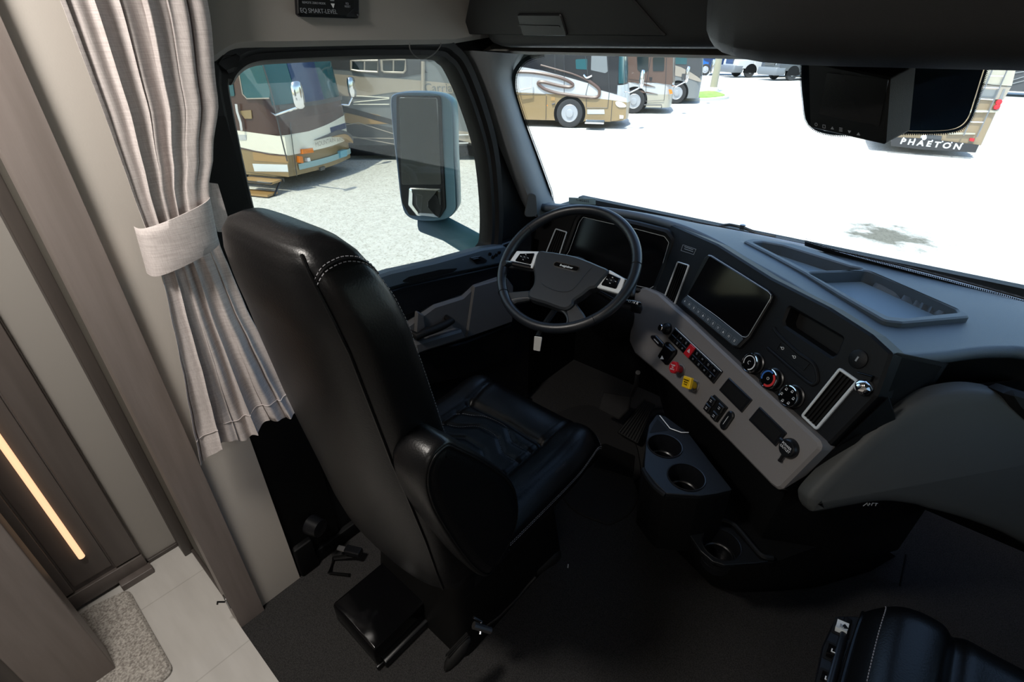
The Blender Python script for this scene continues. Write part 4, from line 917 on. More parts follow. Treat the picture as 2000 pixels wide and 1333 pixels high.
# climate knobs
for (x, y), kind in (((1466, 709), 0), ((1502.5, 740), 1), ((1541, 774), 2)):
    c = PP.uv(x, y, .02); r = .0275; cw = PP.w(*c)
    kb = obj('climate_knob', lathe(cw, PP.N, [(r*1.12, -.001), (r*1.12, .004), (r, .006), (r, .022), (r*.97, .024)], 36), 'satin_black', dash, label=['fan speed knob with a white arc', 'temperature knob with blue and red arcs', 'air direction knob with six symbols'][kind])
    obj('knob_ring', lathe(cw, PP.N, [(r*1.0, .018), (r*1.04, .021), (r*1.02, .025), (r*.93, .0255), (r*.90, .024)], 36), 'chrome', kb, label='bright chrome ring')
    K = Pl(PP.w(c[0], c[1], .0245), PP.U, PP.V)
    def arc(a0, a1, ra, rb, off=0): 
        m = 20; return plate(K, [(rb*math.cos(a0+(a1-a0)*i/m), rb*math.sin(a0+(a1-a0)*i/m)) for i in range(m+1)]+[(ra*math.cos(a1+(a0-a1)*i/m), ra*math.sin(a1+(a0-a1)*i/m)) for i in range(m+1)], off, off+.0008)
    obj('knob_face', plate(K, circ((0, 0), r*.92, 32), -.002, 0), 'gloss_black', kb)
    if kind == 0: obj('marking', [arc(R(-70), R(215), r*.68, r*.76), arc(R(-68), R(20), r*.66, r*.78, .0003), arc(R(60), R(290), .0045, .0055)], 'white_ink', kb, smooth=False)
    if kind == 1:
        obj('marking', arc(R(75), R(215), r*.66, r*.82), 'blue_ink', kb, smooth=False, label='blue arc'); obj('marking', arc(R(-95), R(62), r*.62, r*.84), 'red_ink', kb, smooth=False, label='red arc')
        obj('marking', [arc(R(0), R(359), .003, .004)], 'white_ink', kb, smooth=False)
    if kind == 2:
        for q in range(6):
            t = R(15+60*q); d = (r*.66*math.cos(t), r*.66*math.sin(t)); obj('marking', [ringpl(K, circ(d, .0032, 8), .0008, 0, .0008), plate(K, [(d[0]-.004, d[1]-.004), (d[0]+.003, d[1]-.004), (d[0]+.003, d[1]-.003), (d[0]-.004, d[1]-.003)], 0, .0008)], 'white_ink', kb, smooth=False)
# round cap and keyed switch by the right vent
c = PP.uv(1677, 702); cw = PP.w(*c); cap = obj('socket_cap', [lathe(cw, PP.N, [(.022, -.001), (.022, .003), (.019, .005), (.0001, .0055)], 28)], 'panel_plastic', dash)
K = Pl(PP.w(c[0], c[1], .0055), PP.U, PP.V); obj('symbol', plate(K, [(-.002, -.006), (.002, -.006), (.002, .006), (-.002, .006)], 0, .0006), 'dim_ink', cap)
c1 = PP.uv(1676, 755, .03); kw = PP.w(*c1)
clp = obj('vent_clip', [lathe(kw+PP.N*.01, (PP.N*.7+rt*.7), [(.0001, .016), (.012, .013), (.018, .004), (.018, -.006), (.012, -.014), (.0001, -.016)], 24)], 'chrome', dash, label='shiny dark round clip on the vent')
obj('strap', tube([kw+PP.V*.01, kw+PP.V*.03+PP.N*.006, PP.w(*PP.uv(1680, 728), .006)], .004, 8, flat=.4), 'gloss_black', clp)
# grey strip
S0 = PP.off(.03)
spx = [(1240, 563), (1262, 562), (1286, 573), (1316, 600), (1340, 620), (1470, 742), (1599, 861), (1603, 872), (1600, 880), (1526, 955), (1517, 957), (1505, 948), (1420, 860), (1300, 742), (1264, 712), (1238, 690), (1228, 668), (1229, 655)]
strip = obj('switch_strip', plate(S0, fillet(S0.px(spx), .012), -.05, 0, .007), 'grey_plastic', dash, label='grey lower strip carrying the switches')
S = S0
def sp(pts, n0, n1, bev, mtl, name, r=.003, parent=dash, **k): return obj(name, plate(S, fillet(S.px(pts, n1), r), n0, n1, bev), mtl, parent, **k)
bank = sp([(1318.5, 639.5), (1410, 726), (1392, 750), (1304, 661)], -.001, .006, .002, 'satin_black', 'switch_bank')
obj('bank_edge', tube([S.w(*S.uv(x, y, .007), .007) for x, y in [(1319, 641), (1409, 726)]], .0012, 5), 'silver', bank)
A0, B0, C0, D0 = [Vector(S.uv(x, y, .006)) for x, y in ((1320, 643), (1406, 725.5), (1391, 746), (1306.5, 661))]
for k in range(8):
    for row in range(2):
        t0, t1 = (k+.06)/8, (k+.94)/8; v0, v1 = (0, .47) if row == 0 else (.53, 1)
        def q(t, v): return tuple(A0.lerp(B0, t).lerp(D0.lerp(C0, t), v))
        hz = (k == 3)
        if hz and row == 1: continue
        if hz: v1 = 1
        pts_ = [q(t0, v0), q(t1, v0), q(t1, v1), q(t0, v1)]
        b = obj('hazard_switch' if hz else 'rocker_switch', plate(S, pts_, .005, .0085 if not hz else .011, .0012), 'red_plastic' if hz else 'gloss_black', bank, label='red hazard light switch with a white triangle' if hz else None)
        c = (Vector(pts_[0])+Vector(pts_[2]))/2; 
        if hz: obj('symbol', [ringpl(S, [(c.x-.007, c.y-.005), (c.x+.007, c.y-.005), (c.x, c.y+.008)], .001, .011, .0117), ringpl(S, [(c.x-.004, c.y-.0035), (c.x+.004, c.y-.0035), (c.x, c.y+.004)], .0009, .011, .0117)], 'white_ink', b, smooth=False)
        elif k > 0: obj('symbol', [plate(S, [(c.x-.0035, c.y+d), (c.x+.0035, c.y+d), (c.x+.0035, c.y+d+.0009), (c.x-.0035, c.y+d+.0009)], .0085, .0092) for d in ((-.002, .001) if (k+row) % 2 else (-.003, 0, .003))], 'dim_ink', b, smooth=False)
# rotary light switch, badge, trailer lever
c = S.uv(1299, 642, .012); kw = S.w(*c)
lk = obj('light_switch', lathe(kw, S.N, [(.022, -.001), (.022, .006), (.020, .010), (.019, .012), (.0115, .016), (.011, .032), (.0095, .034), (.0001, .034)], 30), 'satin_black', dash, label='round black light switch')
obj('switch_ring', lathe(kw, S.N, [(.0114, .031), (.0118, .033), (.0105, .0348), (.009, .0345)], 26), 'chrome', lk)
K = Pl(kw+S.N*.0125, S.U, S.V)
obj('marking', [plate(K, circ((.0155*math.cos(t), .0155*math.sin(t)), .0012, 6), 0, .0012) for t in [R(a) for a in (75, 45, 15, -15, -45, -75)]], 'dim_ink', lk, smooth=False)
bdg2 = sp([(1270, 655), (1280, 655), (1296, 672), (1294, 680), (1284, 677), (1270, 661)], 0, .007, .003, 'satin_black', 'park_brake_badge', .008)
S7 = Pl(S.w(*S.uv(1282, 667, .007), .007), S.U, S.V); text('OLD BRAKE'.replace('OLD', 'PARK'), S7, (0, 0), .0058, 'white_ink', bdg2)
tl = sp([(1298, 668), (1303, 668), (1318, 684), (1317, 691), (1300, 713), (1296, 712), (1283, 698), (1284, 693), (1291, 682)], 0, .012, .005, 'gloss_black', 'trailer_switch', .006)
obj('paddle', [plate(S, fillet(S.px([(1299, 672), (1315, 686), (1312, 690), (1297, 677)], .016), .002), .010, .018, .004)], 'gloss_black', tl)
obj('symbol', [plate(S, S.px([(1289, 702), (1293, 695), (1296, 702)], .013), .012, .0135)], 'white_ink', tl, smooth=False)
# parking brake knobs pulled out of the strip
for (bx_, by_), (fx, fy), mt_, nm, lb, oc in (((1331, 723), (1316, 718), 'red_plastic', 'trailer_air_knob', 'red eight sided air supply knob', 1), ((1358, 754), (1342, 747.5), 'yellow_plastic', 'parking_brake_knob', 'yellow square parking brake knob', 0)):
    bw = S.w(*S.uv(bx_, by_)); fwp = onp(fx, fy, S.O+S.N*.045, S.N); ax = (fwp-bw).normalized()
    kb = obj(nm, lathe(bw, ax, [(.011, 0), (.0115, .02), (.010, (fwp-bw).length)], 20), mt_, dash, label=lb)
    obj('collar', lathe(bw, S.N, [(.021, -.001), (.020, .004), (.014, .006), (.012, .003)], 26), 'grey_plastic', kb)
    K = Pl(fwp, Vector((1, 0, 0)), S.N.cross(Vector((1, 0, 0)))) if False else Pl(fwp, S.U*.8+S.V*.3, S.V)
    o8 = [(.021*math.cos(R(22.5+45*i)), .021*math.sin(R(22.5+45*i))) for i in range(8)] if oc else [(-.018, -.018), (.018, -.018), (.018, .018), (-.018, .018)]
    hd_ = obj('knob_head', plate(K, fillet(o8, .003), -.006, .004, .002), mt_, kb)
    K2 = K.off(.004)
    for i, s_ in enumerate((('TRAILER', 'AIR', 'SUPPLY') if oc else ('PARKING', 'BRAKE', 'PUSH'))): text(s_, K2, (0, .007-.007*i), .0062, 'white_ink' if oc else 'gloss_black', hd_)
# displays, switches, trailer pill, power outlet
for k, q_ in enumerate(([(1422.6, 737.5), (1468.5, 781.6), (1447.5, 807), (1403, 762)], [(1482.6, 794.5), (1536, 846.7), (1513.5, 873), (1460.7, 820.6)])):
    dd = sp(q_, -.001, .004, .002, 'satin_black', 'blank_panel' if k else 'blank_panel', .003, label='empty framed opening nearer the vent' if k else 'empty framed opening above the square switches')
    P_ = S.px(q_, .004); P_ = P_ if area(P_) > 0 else P_[::-1]; obj('opening', plate(S, inset(P_, .009), .003, .0046), 'rubber', dd)
def qd(cx_, cy_, a, b, pl=S, n=.006):
    c = Vector(pl.uv(cx_, cy_, n)); return [(c.x-a, c.y-b), (c.x+a, c.y-b), (c.x+a, c.y+b), (c.x-a, c.y+b)], c
pk = sp([(1394, 771), (1421, 797), (1400, 826), (1386, 812), (1374, 799), (1379, 786)], -.001, .004, .002, 'rubber', 'square_switch_group', .003)
for x, y in ((1391, 784), (1407, 798), (1382, 797.5), (1396, 813)):
    q_, c = qd(x, y, .0125, .0125); b = obj('square_switch', plate(S, fillet(q_, .003), .003, .011, .003), 'satin_black', pk)
    obj('symbol', [plate(S, [(c.x-.004, c.y+d), (c.x+.004, c.y+d), (c.x+.004, c.y+d+.001), (c.x-.004, c.y+d+.001)], .011, .0117) for d in (-.003, .002)], 'white_ink', b, smooth=False)
c0, c1 = S.uv(1424, 812, .008), S.uv(1411, 831, .008)
pl_ = obj('pill_switch', plate(S, stadium(c0, c1, .0135), -.001, .008, .003), 'satin_black', dash)
obj('symbol', tube([S.w(*Vector(c0).lerp(Vector(c1), t), .0085) for t in (.1, .9)], .0008, 4), 'white_ink', pl_)
c = S.uv(1538, 876, .01); kw = S.w(*c); kw = S.w(c[0], c[1], 0)
po = obj('power_outlet', [lathe(kw, S.N, [(.026, -.001), (.025, .008), (.022, .014), (.020, .016), (.0001, .016)], 30), plate(S, fillet([(c[0]-.035, c[1]-.002), (c[0]-.015, c[1]-.010), (c[0]-.015, c[1]+.010), (c[0]-.033, c[1]+.008)], .004), .004, .012, .003)], 'satin_black', dash)
text('POWER\nOUTLET', Pl(kw+S.N*.0165, S.U, S.V), (0, .002), .0088, 'white_ink', po)
obj('strap', [tube([kw+S.N*.008-S.V*.02, kw-S.V*.034+S.N*.008, kw-S.V*.042+S.N*.006], [.005, .004, .006], 8)], 'satin_black', po)
# passenger side: dark face and grey knee cover
GF = Pl(onz(1800, 700, .9) + Vector((0, .06, 0)), (.87, .46, 0), (-.10, .20, .97))
face_ = [p + l*-.03 + Vector((0, 0, -.03)) for p, l in zip(FE, LN)][66:]
face2 = [Vector((p.x*1.0, p.y+.015, .60)) for p in face_]
obj('passenger_face', grid([face_, [a.lerp(b, .5)+Vector((0, .02, 0)) for a, b in zip(face_, face2)], face2]), 'black_plastic', dash, ang=70)
gp = [(1578, 984), (1583, 966), (1630, 917), (1686, 864), (1730, 827), (1768, 800), (1800, 784), (1840, 770), (1892, 762), (1935, 765), (1966, 774), (2040, 800), (2200, 900), (2200, 1160), (2000, 1064), (1950, 1040), (1880, 1015), (1813, 997), (1789, 990), (1727, 983), (1660, 992), (1595, 1004), (1583, 999)]
gpl = Pl(onz(1590, 990, .63), (.80, .60, 0), (-.15, .20, .97))
L_ = dedupe([tuple(p) for p in crom(gpl.px(gp), 4)]); L_ = L_ if area(L_) > 0 else L_[::-1]
secs = [[gpl.w(a, b, n_) for a, b in inset(L_, i_)] for i_, n_ in ((-.004, -.04), (0, -.012), (.004, -.004), (.010, 0), (.02, .003), (.03, .005))]
kc = obj('knee_cover', loft(secs), 'dark_grey_plastic', dash, ang=60, label='grey curved passenger knee cover')
text('APPC'.replace('APPC', 'airbag'), gpl, gpl.uv(1701, 985, .012), .018, 'dim_ink', kc, n=.0125, name='moulded_mark') if False else None
K = Pl(gpl.w(*gpl.uv(1700, 986, .012), .0122), gpl.U, gpl.V)
obj('moulded_mark', [tube([K.w(a, b, 0) for a, b in q_], .0009, 4) for q_ in ([(-.016, -.005), (-.008, .004), (-.006, -.003)], [(-.004, -.004), (-.003, .004), (.0, .002), (-.003, 0)], [(.003, -.003), (.004, .004), (.008, .004)], [(.010, .004), (.016, .004), (.013, .004), (.012, -.003)])], 'dim_ink', kc)
obj('side_pod', plate(gpl, [gpl.uv(x, y, .02) for x, y in [(1967, 772), (1985, 765), (2100, 800), (2100, 900), (2000, 815), (1985, 800)]], -.03, .02, .01), 'rubber', dash)
# lower dash body: dark shell below the strip and down to the floor
def vert(plan, z0, z1): return thick(grid([[(x, y, z0) for x, y in plan], [(x, y, z1) for x, y in plan]]), (0, .01, 0))
a_, b_ = S0.w(*S0.uv(1240, 640)), S0.w(*S0.uv(1522, 956))
pl1 = [(-1.30, 1.72), (-.78, 1.74), (-.60, 1.66)]
obj('lower_shell', [vert(pl1, .55, .80), thick(grid([[(-1.30, 1.74, .78), (-.62, 1.74, .78)], [(-1.30, 1.76, .55), (-.55, 1.66, .55)], [(-1.30, 2.08, .50), (-.45, 2.08, .50)]]), (0, .01, 0)),
    thick(grid([[S0.w(*S0.uv(x, y), -.045) for x, y in ((1228, 660), (1262, 706), (1300, 737), (1410, 848), (1515, 950), (1600, 880), (1708, 775))],
                [Vector((-.72, 1.66, .58)), Vector((-.62, 1.62, .52)), Vector((-.50, 1.52, .48)), Vector((-.28, 1.34, .42)), Vector((-.06, 1.17, .40)), Vector((.10, 1.25, .42)), Vector((.26, 1.45, .50))],
                [Vector((-.60, 1.80, .10)), Vector((-.50, 1.70, .10)), Vector((-.40, 1.60, .08)), Vector((-.25, 1.42, .08)), Vector((-.05, 1.30, .08)), Vector((.10, 1.40, .08)), Vector((.30, 1.7, .1))]]), (0, .01, 0)),
    thick(grid([[S0.w(*S0.uv(1600, 880), -.04), S0.w(*S0.uv(1640, 850), -.06), Vector((.12, 1.34, .90)), Vector((.3, 1.54, .90))], [S0.w(*S0.uv(1522, 956), -.03), Vector((.06, 1.22, .60)), Vector((.14, 1.32, .60)), Vector((.34, 1.6, .60))], [Vector((-.04, 1.20, .40)), Vector((.06, 1.28, .40)), Vector((.14, 1.4, .40)), Vector((.4, 1.8, .40))]]), (0, .01, 0))], 'black_plastic', dash, ang=50)
obj('end_cap', thick(grid([[PP.w(*PP.uv(1742, 690), -.01), PP.w(*PP.uv(1712, 775), -.005), PP.w(*PP.uv(1606, 884), -.005), S0.w(*S0.uv(1526, 955), -.01)], [Vector((.14, 1.36, .97)), Vector((.13, 1.36, .80)), Vector((.08, 1.28, .66)), Vector((.04, 1.22, .56))]]), (0.004, .01, 0)), 'black_plastic', dash, ang=50)

# ================================================================== FLOOR CONSOLE WITH CUP HOLDERS
cons = thing('cup_holder_console', (-.2, 1.15, 0), 'black floor console with three round cup holders below the grey strip', 'console')
fl = [(1238, 940), (1252, 986), (1289, 1044), (1336, 1091), (1387, 1142), (1438, 1158), (1520, 1156), (1600, 1147), (1700, 1117), (1750, 1087)]
F0 = [onz(x, y, 0) for x, y in fl]
T0 = [onz(x, y, .37) for x, y in [(1255, 930), (1275, 960), (1330, 1023), (1352, 1055), (1372, 1082), (1396, 1101), (1440, 1105), (1510, 1100), (1620, 1060), (1700, 1010)]]
F1 = [Vector((p.x, p.y, .0)) for p in F0]
mid1 = [p.lerp(q, .25)+Vector((0, 0, -.02)) for p, q in zip(F1, T0)]
T1 = [p+Vector((0, 0, .0)) for p in T0]
back = [Vector((-.45, 1.75, .37)), Vector((-.40, 1.7, .37)), Vector((-.3, 1.6, .37)), Vector((-.22, 1.5, .37)), Vector((-.15, 1.45, .37)), Vector((-.08, 1.42, .37)), Vector((0, 1.42, .37)), Vector((.1, 1.45, .37)), Vector((.25, 1.6, .35)), Vector((.4, 1.8, .33))]
LT = Pl((0, 0, .372), (1, 0, 0), (0, 1, 0)); UT = Pl((0, 0, .55), (1, 0, 0), (0, 1, 0))
c3 = Vector(LT.uv(1408.5, 1065)); r3 = .053
lowtray = fillet(LT.px([(1334, 1027), (1400, 1025), (1431, 1034), (1455, 1060), (1485, 1094), (1505, 1097), (1476, 1101), (1415, 1105), (1392, 1098), (1368, 1077)]), .008)
obj('body', [grid([F1, mid1, T1])], 'black_plastic', cons, ang=60)
hole3 = circ(c3, r3, 36)
deck = [p.to_2d() for p in T1] + [p.to_2d() for p in back[::-1]]
obj('deck', plate(LT, [tuple(p) for p in deck], -.01, -.004, 0, [hole3]), 'black_plastic', cons)
def cup_well(c, z, r, h, nm='cup_holder', lb=None):
    w_ = obj(nm, lathe((c.x, c.y, z), (0, 0, 1), [(r+.002, .0005), (r, .0015), (r-.001, -.002), (r-.004, -h*.6), (r-.010, -h*.62), (r-.012, -h), (.0001, -h)], 40, cap=False), 'satin_black', cons, label=lb)
    obj('rim_ring', lathe((c.x, c.y, z), (0, 0, 1), [(r+.0015, .0), (r+.001, .0022), (r-.0015, .0015), (r-.001, -.002)], 40, cap=False), 'satin_black', w_)
    obj('step_ring', lathe((c.x, c.y, z-h*.62), (0, 0, 1), [(r-.004, .001), (r-.010, .004), (r-.013, .001)], 40, cap=False), 'satin_black', w_)
lt_ = obj('lower_tray', plate(LT, lowtray, -.008, .002, .0015, [hole3]), 'console_plastic', cons)
obj('tray_lip', tube([LT.w(*LT.uv(x, y), .008) for x, y in crom([(1334, 1022), (1370, 1022), (1405, 1019), (1430, 1027), (1448, 1045), (1470, 1072), (1488, 1090), (1508, 1094)], 6, False)], [.004]*9+[.007]*27+[.008]*7, 8), 'console_plastic', lt_)
cup_well(c3, .374, r3, .085, lb='lowest cup holder nearest the carpet')
# upper holder
up_out = UT.px([(1282, 811), (1300, 815), (1345, 848), (1388, 905), (1430, 958), (1400, 965), (1365, 970), (1330, 968), (1301, 966), (1280, 945), (1258, 918), (1258, 905), (1262, 860), (1267, 832)])
c1 = Vector(UT.uv(1298, 873)); c2 = Vector(UT.uv(1340, 934)); r1 = .051
ub = [Vector((*p, .55)) for p in fillet(up_out, .006)]
hub_lo = [Vector((p.x*.92-.02, p.y+.06, .30)) for p in ub]
obj('upper_body', [loft([[p+Vector((0, .02, -.25)) for p in ub], ub], cap=False)], 'black_plastic', cons, ang=50)
obj('upper_tray', plate(UT, fillet(up_out, .006), -.01, .003, .002, [circ(c1, r1, 36), circ(c2, r1, 36)]), 'console_plastic', cons)
cup_well(c1, .554, r1, .10, lb='far cup holder of the upper pair'); cup_well(c2, .554, r1, .10, lb='near cup holder of the upper pair')
obj('front_lip', tube([UT.w(*UT.uv(x, y), -.004) for x, y in crom([(1257, 915), (1266, 932), (1280, 950), (1300, 966)], 6, False)], .008, 8), 'console_plastic', cons)
pk2 = obj('pocket', plate(UT, fillet(UT.px([(1284, 820), (1305, 843), (1268, 848), (1276, 832)]), .003), .0028, .0036), 'rubber', cons)
obj('pocket_blade', tube([UT.w(*UT.uv(x, y), .006) for x, y in [(1288, 815), (1308, 840), (1330, 848), (1344, 848)]], .0016, 5), 'silver', cons, label='thin bright edge')

# pedals and mats
ac = thing('accelerator_pedal', onz(1255, 830, .08), 'long ribbed black accelerator pedal beside the console', 'pedal')
APd = Pl(onz(1218, 850, .06), (1, .25, 0), (.0, .8, .55))
ap = APd.px([(1205, 845), (1258, 780), (1280, 790), (1246, 868)])
obj('pad', plate(APd, fillet(ap, .006), -.01, 0, .003), 'rubber', ac)
q0, q1, q2, q3 = [Vector(p) for p in ap]
obj('grip_ribs', [tube([APd.w(*(q0.lerp(q3, t)*.97+q2*.03), .001), APd.w(*(q1.lerp(q2, t)*.97+q3*.03), .001)], .0025, 5) for t in [.1+.8*i/6 for i in range(7)]], 'satin_black', ac)
bp = thing('brake_pedal', onz(1200, 790, .12), 'black brake pedal with a shiny arm left of the ribbed accelerator', 'pedal')
BPd = Pl(onz(1200, 800, .17), (1, .1, 0), (0, .6, .6))
obj('pad', plate(BPd, fillet(BPd.px([(1178, 765), (1232, 775), (1228, 800), (1208, 820), (1168, 800)]), .01), -.015, 0, .005), 'mat_rubber', bp)
q_ = [onz(1226, 782, .18), onz(1236, 768, .23), onz(1243, 750, .32), onz(1246, 728, .45)]
obj('arm', tube(q_, [.008, .011, .010, .010], 10), 'steel', bp, label='shiny curved metal arm')
mt1 = obj('floor_mat', plate(TPn.off(-TZ), crom([tuple(onz(x, y, .01).to_2d()) for x, y in [(1050, 830), (1150, 790), (1230, 850), (1250, 900), (1250, 960), (1232, 1000), (1200, 1020), (1175, 1020), (1110, 985), (1060, 900)]], 6), .0005, .009, .004), 'mat_rubber')
tag(mt1, 'dark driver floor mat with a rounded front edge ahead of the driver seat', 'floor mat')
mt2 = obj('heel_pad', plate(TPn.off(-TZ), fillet([tuple(onz(x, y, .014).to_2d()) for x, y in [(1170, 870), (1182, 866), (1240, 890), (1236, 936), (1160, 912)]], .01), .009, .014, .002), 'rubber')
tag(mt2, 'black rubber heel pad on top of the driver floor mat', 'heel pad')
fs = obj('floor_seam', tube([onz(1770, 1085, .0015), onz(1758, 1145, .0015)], .003, 5), 'rubber'); tag(fs, 'dark seam in the carpet in front of the passenger seat', 'carpet seam')
lt2 = obj('paper_scrap', plate(TPn.off(-TZ), [tuple(onz(x, y, .002).to_2d()) for x, y in [(1109, 1102), (1111, 1103), (1110, 1110), (1108, 1109)]], .0005, .002), 'white_card'); tag(lt2, 'tiny white scrap lying on the dark carpet by the seat lever', 'scrap')

# stock label stuck low on the windshield
ST = Pl(WL.w(*WL.uv(1138, 391), -.02), (.97, .20, 0), (0, -.42, .60))
stk = obj('stock_label', plate(ST, fillet(ST.px([(1111, 386), (1163, 388.5), (1163, 400), (1111, 398)]), .003), -.001, 0), 'sticker_green', smooth=False)
tag(stk, 'pale green number label stuck to the windshield above the steering wheel', 'sticker')
text('35626-1', ST, ST.uv(1138, 392), .019, 'coach_dark', stk, n=.0008, mirror=True)

# mirror outside the driver's window, and wipers
mr = thing('side_mirror', Vector((-1.72, 1.42, 1.2)), 'tall exterior side mirror, teal glass sheen painted on, with a small convex glass, outside the driver window', 'mirror')
MX = Pl((-1.66, 1.30, 1.2), (-.30, 1, 0), (0, 0, 1)); MX = Pl(MX.O, (-.30, 1, 0), (0, 0, 1))
# housing face looks back towards the camera
MXp = Pl((-1.70, 1.36, 1.2), Vector((.866, .5, 0)), (0, 0, 1))
ho = crom(MXp.px([(764, 195), (772, 183), (800, 179), (850, 181), (876, 192), (885, 215), (888, 300), (892, 385), (890, 412), (870, 428), (830, 432), (800, 425), (785, 400), (775, 320), (766, 240)]), 4)
secs = [[MXp.w(a, b, n_) for a, b in inset(dedupe(ho) if area(ho) > 0 else dedupe(ho)[::-1], i_)] for i_, n_ in ((.05, -.12), (.02, -.11), (.004, -.08), (0, -.04), (0, .0), (.004, .006), (.010, .004))]
hs_ = obj('housing', loft(secs), 'mirror_housing_sheen', mr, ang=60)
obj('bezel', plate(MXp, fillet(inset((lambda q: q if area(q) > 0 else q[::-1])(MXp.px([(775, 186), (862, 187), (866, 290), (872, 405), (860, 425), (800, 420), (786, 395), (776, 290)])), 0), .012), .002, .007, .002), 'coach_dark', mr)
obj('mirror_glass', plate(MXp, fillet(MXp.px([(781, 190), (856, 191), (863, 360), (786, 360)]), .008), .006, .0085, .0008), 'mirror_glass', mr, label='tall flat mirror glass')
cg = MXp.px([(800, 366), (863, 368), (865, 400), (858, 425), (815, 421), (798, 400)]); cgc = (sum(p[0] for p in cg)/6, sum(p[1] for p in cg)/6); cl_ = dedupe(fillet(cg, .01)); cl_ = cl_ if area(cl_) > 0 else cl_[::-1]
def shr(f, h): return [MXp.w(cgc[0]+(a-cgc[0])*f, cgc[1]+(b-cgc[1])*f, h) for a, b in cl_]
obj('convex_glass', loft([shr(1, .006), shr(.98, .010), shr(.8, .0135), shr(.6, .016), shr(.35, .018), shr(.1, .019)]), 'mirror_glass', mr, ang=80, label='small convex mirror glass')
arm_ = [onx(826, 428, -1.70), onx(870, 447, -1.62), onx(910, 470, -1.53), onx(985, 515, -1.36)]
obj('arm', loft([[p + up*math.cos(q)*h + Vector((0, .9, .3)).normalized()*math.sin(q)*.035 for q in [2*math.pi*k/14 for k in range(14)]] for p, h in zip(arm_, (.055, .05, .055, .065))]), 'mirror_housing_sheen', mr)
for nm, pts, lb in (('wiper', [(1405, 441), (1425, 439), (1450, 444), (1480, 456), (1515, 462)], 'black wiper arm on the windshield base left of the dash tray'), ('wiper', [(1880, 566), (1940, 569), (2000, 571), (2060, 575)], 'wiper arm at the lower right of the windshield beyond the tray')):
    r_ = [dep(x, y, (onp(x, y, (0, 2.10, .96), (0, 1, .75))-EYEV).dot(fw)) for x, y in pts]
    wp = thing(nm, r_[0], lb, 'wiper'); obj('arm', tube(r_, .006, 8), 'satin_black', wp)
    obj('blade', tube([p+Vector((.06, .01, -.03)) for p in r_[1:]], .004, 6), 'rubber', wp); obj('joint', lathe(r_[2], (0, 0, 1), [(.001, .012), (.011, .01), (.011, -.01)], 12), 'steel', wp)

